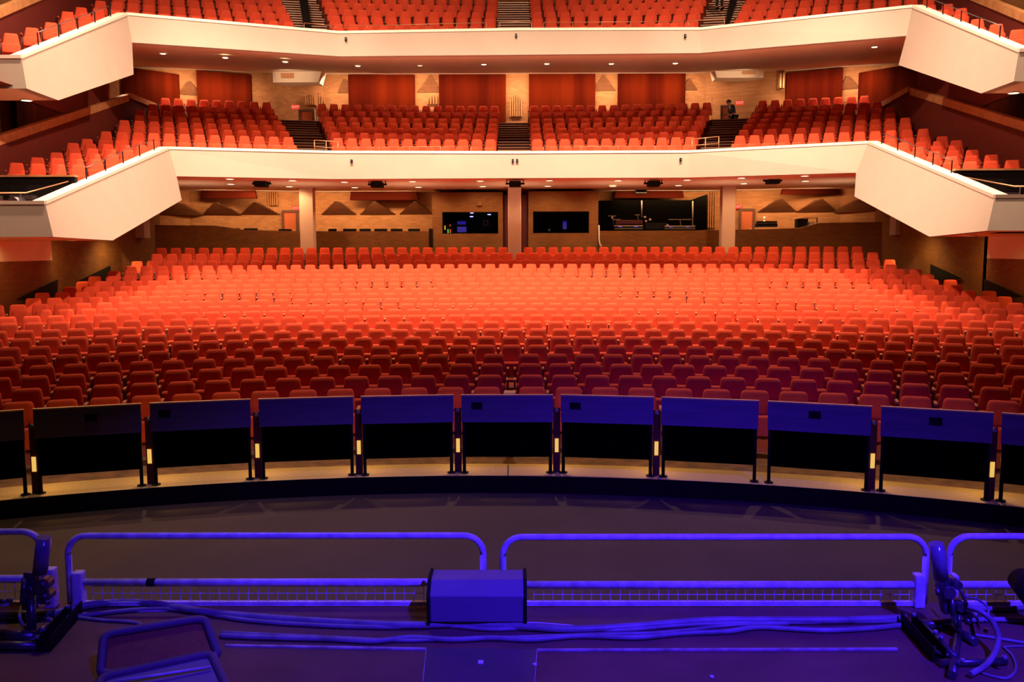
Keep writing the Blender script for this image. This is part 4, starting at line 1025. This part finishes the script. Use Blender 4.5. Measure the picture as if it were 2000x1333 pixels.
# ------------------------------------------------------------------ people
def person(loc, rz, label, pose, h=1.72, hair=True):
    t = thing('person', loc, label, 'person'); t.rotation_euler = (0, 0, rz); WORLD[t.name] = Vector((0, 0, 0))
    J = pose; k = h / 1.72
    edges = [('pelvis', 'spine'), ('spine', 'chest'), ('chest', 'neck'), ('neck', 'chin'), ('chin', 'head'), ('head', 'crown'),
             ('chest', 'shL'), ('shL', 'elL'), ('elL', 'wrL'), ('wrL', 'haL'), ('chest', 'shR'), ('shR', 'elR'), ('elR', 'wrR'), ('wrR', 'haR'),
             ('pelvis', 'hiL'), ('hiL', 'knL'), ('knL', 'anL'), ('anL', 'toL'), ('pelvis', 'hiR'), ('hiR', 'knR'), ('knR', 'anR'), ('anR', 'toR')]
    rad = dict(pelvis=(.16, .12), spine=(.145, .11), chest=(.17, .12), neck=(.06, .06), chin=(.065, .07), head=(.078, .095), crown=(.055, .06), sh=(.07, .07), el=(.045, .045), wr=(.03, .032), ha=(.042, .02), hi=(.095, .1), kn=(.06, .062), an=(.042, .045), to=(.04, .03))
    for nm_, sel, m_, grow in (('body', None, 'skin', 1.0), ('jacket', {'spine', 'chest', 'shL', 'shR', 'elL', 'elR', 'wrL', 'wrR', 'pelvis'}, 'darkwear', 1.16), ('trousers', {'pelvis', 'hiL', 'hiR', 'knL', 'knR', 'anL', 'anR'}, 'darkwear', 1.14)):
        names = [n for n in J if sel is None or n in sel]; names.sort(key=lambda n: n != 'pelvis')
        ix = {n: i for i, n in enumerate(names)}
        me = bpy.data.meshes.new(nm_); me.from_pydata([tuple(Vector(J[n]) * k) for n in names], [(ix[a], ix[b]) for a, b in edges if a in ix and b in ix], [])
        me.materials.append(M[m_]); o = bpy.data.objects.new(nm_, me); COL.objects.link(o); o.parent = t
        sk = o.modifiers.new('skin', 'SKIN'); o.modifiers.new('sub', 'SUBSURF').levels = 2; o.modifiers['sub'].render_levels = 2
        for n in names:
            r = rad.get(n) or rad[n[:2]]; v = me.skin_vertices[0].data[ix[n]]; v.radius = (r[0] * grow * k, r[1] * grow * k)
            v.use_root = n == 'pelvis'
        if nm_ == 'body': t['body'] = o.name; body = o
    hd = Vector(J['head']) * k
    rings = []
    for q in range(7):
        a = -0.2 + (PI / 2 + 0.2) * q / 6; rr = 0.105 * math.cos(a) * k + .002; rings.append([(hd.x + rr * math.cos(b), hd.y + 0.02 + rr * 1.1 * math.sin(b), hd.z + 0.02 + 0.12 * math.sin(a)) for b in [2 * PI * i / 14 for i in range(14)]])
    o = MB().loft(rings).build('hair', M['hair'], t)
    nose = MB().tube([hd + Vector((0, -0.095, 0.0)), hd + Vector((0, -0.125, -0.03))], [0.008, 0.016], 8).build('nose', M['skin'], t)
    for s in (-1, 1):
        MB().tube([hd + Vector((s * .085, 0, .02)), hd + Vector((s * .098, .01, -.03))], [.02, .014], 8).build('ear', M['skin'], t)
        MB().cyl(hd + Vector((s * .032, -.098, .012)), .011, .008, 'Y', 8).build('eye', M['hair'], t)
        an = Vector(J['anL' if s < 0 else 'anR']) * k
        MB().loft([[(an.x + .05 * math.cos(b), an.y + (-.19 if q > 0 and math.sin(b) < 0 else 0) * 0 - .06 + .14 * math.sin(b), zz) for b in [2 * PI * i / 12 for i in range(12)]] for q, zz in enumerate((0.0, .035, .07))]).build('shoe', M['black'], t)
        ha = Vector(J['haL' if s < 0 else 'haR']) * k; wr = Vector(J['wrL' if s < 0 else 'wrR']) * k; d = (ha - wr).normalized()
        side = d.cross(Vector((1, 0, 0))).normalized()
        for f in range(4):
            b0 = ha + side * (f - 1.5) * .019; l = (.06, .07, .075, .055)[f]
            MB().tube([b0, b0 + d * l * .5, b0 + d * l + Vector((-s * .02, 0, 0))], [.009, .008, .006], 6).build('finger', M['skin'], t)
        MB().tube([wr + d * .04 + side * .03, wr + d * .07 + side * .055, wr + d * .1 + side * .06], [.011, .01, .007], 6).build('thumb', M['skin'], t)
    return t
stand = dict(pelvis=(0, 0, .95), spine=(0, .01, 1.12), chest=(0, .01, 1.32), neck=(0, 0, 1.47), chin=(0, -.02, 1.53), head=(0, -.01, 1.61), crown=(0, 0, 1.68),
             shL=(-.17, 0, 1.39), elL=(-.24, .02, 1.12), wrL=(-.23, -.08, .90), haL=(-.22, -.11, .82), shR=(.17, 0, 1.39), elR=(.24, .02, 1.12), wrR=(.23, -.08, .90), haR=(.22, -.11, .82),
             hiL=(-.09, 0, .88), knL=(-.10, -.02, .49), anL=(-.11, .02, .09), toL=(-.11, -.10, .04), hiR=(.09, 0, .88), knR=(.10, -.02, .49), anR=(.11, .02, .09), toR=(.11, -.10, .04))
bend = dict(stand); bend.update(spine=(0, -.04, 1.12), chest=(0, -.10, 1.30), neck=(0, -.19, 1.43), chin=(0, -.25, 1.46), head=(0, -.27, 1.53), crown=(0, -.28, 1.60), shL=(-.16, -.12, 1.36), shR=(.16, -.12, 1.36), elL=(-.21, -.14, 1.09), elR=(.21, -.14, 1.09), wrL=(-.16, -.32, .98), wrR=(.16, -.32, .98), haL=(-.14, -.40, .99), haR=(.14, -.40, .99))
p = atY(1433, 200, 43.1)
person((p.x, 43.1, L_ROWS[6][1] - 0.06), -PI / 2 + 0.25, 'person in black leaning forward at the top of lower balcony right aisle', bend)
i_ = 2; Rr, zz = U_ROWS[2]
p = atY(1405, 19, 37.0)
person((p.x, 37.0, p.z), 0.2, 'person standing on upper right aisle steps, dark trousers showing', stand)

# ------------------------------------------------------------------ stage foreground
ZS = 1.05
YE = 4.66                                              # edge of the stage
mb = MB(); mb.box(-8, 8, -3, YE, ZS - 0.12, ZS); struct(mb.build('floor_stage', M['stage']), 'scuffed dark stage floor')
mb = MB(); mb.box(-8, 8, YE - 0.3, YE - 0.1, -0.23, ZS - 0.12); struct(mb.build('wall_stage_front', M['black']))
def fl(x, y, dz=0.0): return atZ(x, y, ZS + dz)
# worn trims let into the stage
for a, b, lb in (((440, 1263), (832, 1270), 'left'), ((1049, 1272), (1752, 1270), 'right')):
    A, B = fl(*a), fl(*b); mb = MB(); mb.bar(A + Vector((0, 0, .004)), B + Vector((0, 0, .004)), .016, .008); struct(mb.build('trim_floor_edge', M['trimblue']), 'thin worn metal edging in the stage floor, ' + lb)
for a, b in (((832, 1270), (826, 1333)), ((1049, 1272), (1044, 1333))):
    A, B = fl(*a), fl(*b); mb = MB(); mb.bar(A + Vector((0, 0, .002)), B + Vector((0, 0, .002)), .004, .004); struct(mb.build('trim_hatch_joint', M['trimblue']))
A = fl(832, 1268); B = fl(1049, 1270); C_ = fl(1040, 1345); D_2 = fl(822, 1345)
mb = MB(); mb.prism([A, B, C_, D_2], (0, 0, 0.003)); struct(mb.build('floor_hatch', M['hatch']), 'smooth hatch plate in the stage floor')
def arcpts(c, r, a0, a1, n=7):
    return [Vector((c[0] + r * math.cos(math.radians(a0 + (a1 - a0) * k / n)), c[1], c[2] + r * math.sin(math.radians(a0 + (a1 - a0) * k / n)))) for k in range(n + 1)]
YR = 4.60; RT = 0.0175
def guard(label, xl, xr, ytop, ymid, xml, xmr, sock, mesh=True, ybl=None, gap=None):
    zt = atY(500, ytop, YR).z; zm = atY(500, ymid, YR).z
    def wx(px, y=1100): return atY(px, y, YR).x
    cx = (wx(max(xl, -60)) + wx(min(xr, 2060))) / 2
    t = thing('guard_rail', (cx, YR, ZS), label, 'railing', 'low tubular guard rails at stage edge')
    rr = 0.10; x0 = wx(xl); x1 = wx(xr)
    pts = [Vector((x0, YR, ZS + .02)), Vector((x0, YR, zt - rr))] + arcpts((x0 + rr, YR, zt - rr), rr, 180, 90) + arcpts((x1 - rr, YR, zt - rr), rr, 90, 0) + [Vector((x1, YR, zt - rr)), Vector((x1, YR, ZS + .02))]
    MB().tube(pts, RT, 12).build('top_hoop', M['railpaint'], t)
    MB().tube([(wx(xml), YR, zm), (wx(xmr), YR, zm)], RT * 1.15, 12).build('lower_rail', M['railpaint'], t)
    MB().box(wx(xml), wx(xmr), YR - .012, YR + .012, ZS + .008, ZS + .03).build('bottom_bar', M['railpaint'], t)
    for px in sock:
        MB().box(wx(px) - .028, wx(px) + .028, YR - .03, YR + .03, ZS, zm + .06).build('socket', M['railpaint'], t, bevel=.008)
    if mesh:
        m_ = MB(); a, b = wx(xml) + .05, wx(xmr) - .03; n = int((b - a) / .0505); z0, z1 = ZS + .03, zm - .018
        for k in range(n + 1):
            x = a + (b - a) * k / n
            if gap and gap[0] < proj((x, YR, ZS))[0] < gap[1]: continue
            m_.tube([(x, YR, z0), (x, YR, z1)], .0022, 5, caps=False)
        for z in (z0 + (z1 - z0) * .5, z1 - .004): m_.tube([(a, YR, z), (b, YR, z)], .0022, 5, caps=False)
        m_.build('wire_mesh', M['railpaint'], t)
    return t, zm
g, zm = guard('tubular guard rail between left clamp stand and centre box', 134, 944, 1047, 1138, 160, 838, (152,))
a = atY(296, 1138, YR); MB().tube([a + Vector((-.022, 0, 0)), a + Vector((.022, 0, 0))], RT * 1.25, 12).build('tape_band', M['black'], g)
guard('tubular guard rail between centre box and right clamp stand', 982, 1808, 1050, 1143, 1024, 1790, (1796,))
guard('guard rail cut off by the left photo edge', -600, 84, 1039, 1131, -590, 74, (97,))
guard('guard rail cut off by the right photo edge', 1853, 2500, 1049, 1143, 1872, 2480, (1860,))
# centre box on the stage edge
a = atY(837, 1213, 4.30); b = atY(1026, 1213, 4.30); zb = ZS + 0.03; zt = atY(930, 1124, 4.42).z; zr = atY(930, 1163, 4.30).z
t = thing('footlight_box', ((a.x + b.x) / 2, 4.4, ZS), 'wide blue lit box with creased front standing at centre stage edge', 'light box')
prof = [(4.30, zb + .012), (4.285, zr), (4.36, zt), (4.50, zt), (4.50, zb)]
MB().prism([(a.x + .008, y, z) for y, z in prof], (b.x - a.x - .016, 0, 0)).build('body', M['boxpaint'], t, bevel=.006)
for s, x in ((-1, a.x), (1, b.x)):
    MB().prism([(x - .008, y + (-.006 if y < 4.4 else .006), z + (.006 if z > zr else -.01)) for y, z in prof], (.016, 0, 0)).build('end_cap', M['black'], t, bevel=.003)
MB().box(a.x + .1, b.x - .1, 4.34, 4.46, ZS, zb + .02).build('foot', M['black'], t)
c = fl(881, 1218); MB().box(c.x - .018, c.x + .018, c.y - .01, c.y + .03, ZS, ZS + .03).build('clamp', M['railpaint'], t)
MB().tube([c + Vector((-.05, 0, .005)), c + Vector((-.02, .01, .02))], .005, 6).build('wing_bolt', M['railpaint'], t); MB().tube([c + Vector((.03, 0, .03)), c + Vector((.06, 0, .008))], .007, 6).build('wing_bolt', M['railpaint'], t)
# cables
def smooth(P, n=8):
    out = []; P = [P[0]] + list(P) + [P[-1]]
    for i in range(1, len(P) - 2):
        for k in range(n):
            t_ = k / n; a, b, c, d = P[i - 1], P[i], P[i + 1], P[i + 2]
            out.append(0.5 * ((2 * b) + (c - a) * t_ + (2 * a - 5 * b + 4 * c - d) * t_ ** 2 + (3 * b - a - 3 * c + d) * t_ ** 3))
    out.append(P[-2]); return out
def cable(pts, r, label, m='cable', dz=None):
    P = smooth([fl(x, y, r if dz is None else dz) for x, y in pts]); tag(MB().tube(P, r, 8).build('cable', M[m], loc=P[0]), label, 'cable', 'cables along the stage edge')
cable([(96, 1202), (160, 1185), (230, 1177), (300, 1180), (400, 1196), (520, 1207), (660, 1216), (800, 1222), (900, 1219), (1010, 1224), (1120, 1230), (1240, 1224), (1380, 1213), (1500, 1212), (1640, 1212), (1770, 1208)], .020, 'thick cable bundle running across the whole stage edge')
cable([(110, 1210), (220, 1196), (300, 1190), (370, 1194), (480, 1212), (620, 1222), (760, 1226), (860, 1222), (960, 1230), (1060, 1226), (1200, 1232), (1330, 1222), (1460, 1218), (1600, 1216), (1760, 1214)], .012, 'thinner cable twisting beside the thick bundle')
cable([(430, 1242), (520, 1246), (640, 1249), (730, 1253), (800, 1246), (880, 1250), (960, 1247), (1040, 1250), (1130, 1243), (1240, 1246), (1330, 1238), (1420, 1234), (1480, 1226), (1560, 1230), (1620, 1232), (1700, 1228), (1760, 1222)], .014, 'second cable bundle in front, sagging below centre box')
cable([(432, 1236), (540, 1241), (660, 1246), (780, 1252), (900, 1249), (1020, 1245), (1150, 1240), (1290, 1236), (1430, 1222), (1540, 1219)], .009, 'thin cable crossing the front bundle')
cable([(160, 1199), (240, 1196), (330, 1194)], .0035, 'bright thin wire left beside the thick bundle', 'railpaint')
cable([(150, 1206), (200, 1212), (260, 1216), (285, 1226)], .009, 'short cable curving behind the left floor monitor')
cable([(960, 1219), (1040, 1217), (1120, 1223)], .004, 'bright thin wire at right foot of centre box', 'railpaint')
cable([(1890, 1188), (1940, 1190), (2010, 1188)], .014, 'cable behind the right clamp stand, upper'); cable([(1885, 1212), (1950, 1211), (2010, 1213)], .014, 'cable behind the right clamp stand, middle')
cable([(1900, 1240), (1950, 1248), (2010, 1258)], .008, 'thin cable behind right clamp stand, lower')
cable([(1960, 1264), (2010, 1262)], .005, 'thin wire at the right photo edge')
# label tag and scraps on the hatch
c = fl(939, 1296); tag(MB().box(c.x - .012, c.x + .012, c.y - .016, c.y + .016, ZS + .003, ZS + .007).build('tape_scrap', M['white'], loc=c), 'small white square scrap lying on hatch plate', 'scrap')
for x, y, lb in ((1390, 1324, 'small pale fluff scrap on the right stage floor'), (1044, 1300, 'crumpled tape scrap at the hatch corner')):
    c = fl(x, y); mb = MB(); mb.loft([[(c.x + r_ * (1 + .4 * math.sin(3 * a)) * math.cos(a), c.y + r_ * (1 + .3 * math.cos(2 * a)) * math.sin(a), ZS + z_) for a in [2 * PI * k / 9 for k in range(9)]] for r_, z_ in ((.012, .0005), (.01, .006), (.004, .01))]); tag(mb.build('tape_scrap', M['white'], loc=c), lb, 'scrap')

# right clamp stand
def clamp_stand(label, s, q, Y0):
    """q maps photo pixels to the stand's vertical plane; s mirrors the details"""
    base = fl(*q['base']); t = thing('clamp_stand', base, label, 'stand')
    v = lambda x, y, dy=0: atY(x, y, Y0 + dy)
    MB().tube([v(*q['tube'][0]), v(*q['tube'][1])], .035, 18).build('chrome_tube', M['chrome'], t)
    a, b = v(*q['body'][0]), v(*q['body'][1]); R = (b - a).to_track_quat('X', 'Y').to_matrix()
    MB().obox((a + b) / 2, (b - a).length, .06, .05, R).build('clamp_body', M['gun'], t, bevel=.006)
    for p_, r_, l_ in q['drums']:
        c = v(*p_, -.05); MB().tube([c, c + Vector((0, .1, 0))], r_, 14).build('joint_drum', M['gun'], t)
    for a_, b_, r_ in q['arms']:
        MB().tube([v(*a_, -.02), v(*b_, -.06)], r_, 10).build('arm', M['gun'], t)
    A, B = fl(*q['chan'][0]), fl(*q['chan'][1]); up_ = Vector((0, 0, .05)); d = (B - A).normalized(); nr = Vector((-d.y, d.x, 0)) * .03
    ch = MB(); ch.prism([A - nr, B - nr, B + nr, A + nr], (0, 0, .01)); ch.prism([A - nr, B - nr, B - nr * .8, A - nr * .8], (0, 0, .07)); ch.prism([A + nr * .8, B + nr * .8, B + nr, A + nr], (0, 0, .07)); ch.build('base_channel', M['black'], t)
    for a_, b_, r_ in q['feet']:
        MB().tube([fl(*a_, r_ + .002), fl(*b_, r_ + .002)], r_, 12).build('base_tube', M['gun'], t)
    for x, y, r_ in q['rings']:
        c = fl(x, y, .03); MB().tube([c + Vector((r_ * math.cos(a), r_ * math.sin(a), 0)) for a in [2 * PI * k / 18 for k in range(18)]], .009, 8, closed=True).build('ring_clamp', M['gun'], t)
    for x, y in q['bolts']:
        c = fl(x, y, .06); MB().cyl(c, .011, .02, 'Z', 6).build('bolt', M['chrome'], t)
    return t
clamp_stand('steel clamp stand with chrome tube and curled cable on the right', 1, dict(
    base=(1850, 1265), tube=((1828, 1062), (1838, 1130)), body=((1840, 1128), (1853, 1196)),
    drums=[((1856, 1160), .03, 1), ((1872, 1145), .022, 1), ((1880, 1188), .025, 1), ((1893, 1205), .02, 1)],
    arms=[((1858, 1160), (1862, 1205), .013), ((1862, 1205), (1877, 1238), .016), ((1868, 1135), (1892, 1190), .008), ((1893, 1205), (1908, 1270), .010), ((1872, 1195), (1874, 1225), .012), ((1878, 1210), (1895, 1215), .012), ((1828, 1145), (1833, 1162), .012)],
    chan=((1770, 1222), (1835, 1296)), feet=[((1800, 1222), (1858, 1216), .024), ((1835, 1296), (1965, 1292), .018), ((1800, 1225), (1868, 1290), .024), ((1860, 1225), (1905, 1255), .02), ((1870, 1245), (1860, 1320), .02)],
    rings=[(1845, 1272, .045)], bolts=[(1785, 1206), (1827, 1240), (1838, 1250), (1905, 1206), (1925, 1236), (1880, 1296), (1962, 1290)]), 4.25)
def loop(pts, r, label):
    P = smooth([fl(x, y, r + dz) for x, y, dz in pts]); tag(MB().tube(P, r, 10).build('cable_loop', M['cable'], loc=P[0]), label, 'cable')
loop([(1890, 1185, .16), (1915, 1195, .15), (1938, 1215, .12), (1950, 1245, .08), (1943, 1275, .04), (1925, 1300, .02), (1895, 1318, .01)], .013, 'thick cable curling down from the right clamp stand')
loop([(1960, 1265, .0), (1978, 1283, .0), (1984, 1308, .0), (1968, 1325, .0), (1940, 1322, .0), (1918, 1316, .0)], .006, 'thin cable loop on the floor at lower right')
loop([(1865, 1140, .2), (1885, 1165, .18), (1910, 1172, .14), (1930, 1190, .1), (1925, 1215, .05)], .006, 'thin wire looping over the right clamp stand')
clamp_stand('steel clamp stand with chrome tube and curled cable on the left', -1, dict(
    base=(60, 1230), tube=((86, 1050), (78, 1120)), body=((62, 1116), (58, 1190)),
    drums=[((52, 1160), .03, 1), ((75, 1150), .03, 1), ((80, 1172), .025, 1)],
    arms=[((48, 1130), (44, 1180), .014), ((60, 1165), (62, 1240), .022), ((20, 1172), (0, 1176), .012), ((75, 1165), (95, 1180), .010)],
    chan=((150, 1200), (85, 1275)), feet=[((-20, 1205), (105, 1200), .026), ((-30, 1262), (75, 1262), .022), ((75, 1240), (100, 1215), .02), ((0, 1240), (70, 1245), .03)],
    rings=[(62, 1245, .035)], bolts=[(133, 1190), (95, 1215), (22, 1176), (85, 1235), (72, 1250)]), 4.25)
loop([(42, 1185, .12), (38, 1205, .09), (45, 1222, .05), (60, 1235, .02)], .008, 'thin cable hanging from the left clamp stand')
# far right dark lamp shape at the photo edge
t = thing('floor_lantern', fl(2000, 1200), 'black lantern cut off by the right photo edge', 'lantern')
c = atY(2012, 1152, 4.35); MB().tube([c + Vector((0, -.08, -.02)), c + Vector((0, .1, .02))], [.075, .06], 16).build('barrel', M['black'], t); MB().tube([c, Vector((c.x, c.y, ZS))], .02, 8).build('stand', M['black'], t)

# floor monitor at lower left: slanted grille in a rounded rim above a second rim and body
t = thing('floor_monitor', fl(320, 1320), 'wedge floor monitor with tan grille in thick rounded rim', 'speaker')
def fp(x, y, z): return atZ(x, y, ZS + z)
TLp, TRp, BRp, BLp = fp(203, 1240, .16), fp(400, 1208, .16), fp(428, 1284, .03), fp(196, 1320, .03)
def roundq(q, r=.22, n=5):
    out = []
    for i in range(4):
        p, a, b = q[i], q[i - 1], q[(i + 1) % 4]; A_1 = p.lerp(a, r); B_1 = p.lerp(b, r)
        for k in range(n + 1):
            u = k / n; out.append((A_1 * (1 - u) ** 2 + p * 2 * u * (1 - u) + B_1 * u * u))
    return out
q1 = [TLp, TRp, BRp, BLp]; rim = roundq(q1, .14)
MB().tube(rim, .020, 10, closed=True).build('rim', M['rim'], t)
nrm = (TRp - TLp).cross(BLp - TLp).normalized(); nrm = nrm if nrm.z > 0 else -nrm
MB().prism([p - nrm * .006 for p in rim], -nrm * .012).build('grille', M['grille'], t)
q2 = [fp(200, 1326, .05), fp(408, 1280, .05), fp(440, 1322, .05), fp(438, 1400, .05), ]
lo = [fp(196, 1324, .07), fp(412, 1277, .07), fp(446, 1350, .0), fp(180, 1420, .0)]
rim2 = roundq(lo, .12); MB().tube(rim2, .020, 10, closed=True).build('lower_rim', M['rim'], t)
n2 = (lo[1] - lo[0]).cross(lo[3] - lo[0]).normalized(); n2 = n2 if n2.z > 0 else -n2
MB().prism([p - n2 * .002 for p in rim2], -n2 * .03).build('front_panel', M['boxpaint'], t)
g1 = fp(225, 1332, .075); g2 = fp(412, 1303, .055); MB().tube([g1, g2], .006, 8).build('ridge', M['railpaint'], t)
bk = [TLp + Vector((0, .10, -.14)), TRp + Vector((0, .10, -.14))]
MB().add([TLp, TRp, bk[1], bk[0], BLp - Vector((0, 0, .03)), BRp - Vector((0, 0, .03))], [(0, 1, 2, 3), (0, 3, 4), (1, 5, 2), (3, 2, 5, 4)]).build('cabinet', M['black'], t)
# little white stand in the centre gap of the front rows
t = thing('camera_box', (0.0, 13.0, 0), 'pale box standing in the centre gap of front row', 'box')
c = atY(995, 767, 12.6); MB().box(c.x - .08, c.x + .08, 12.5, 12.7, c.z - .03, c.z + .012).build('box_top', M['railcap'], t, bevel=.01); MB().box(c.x - .05, c.x + .05, 12.55, 12.65, 0, c.z - .03).build('box_leg', M['gun'], t)
c = atY(992, 750, 13.6);
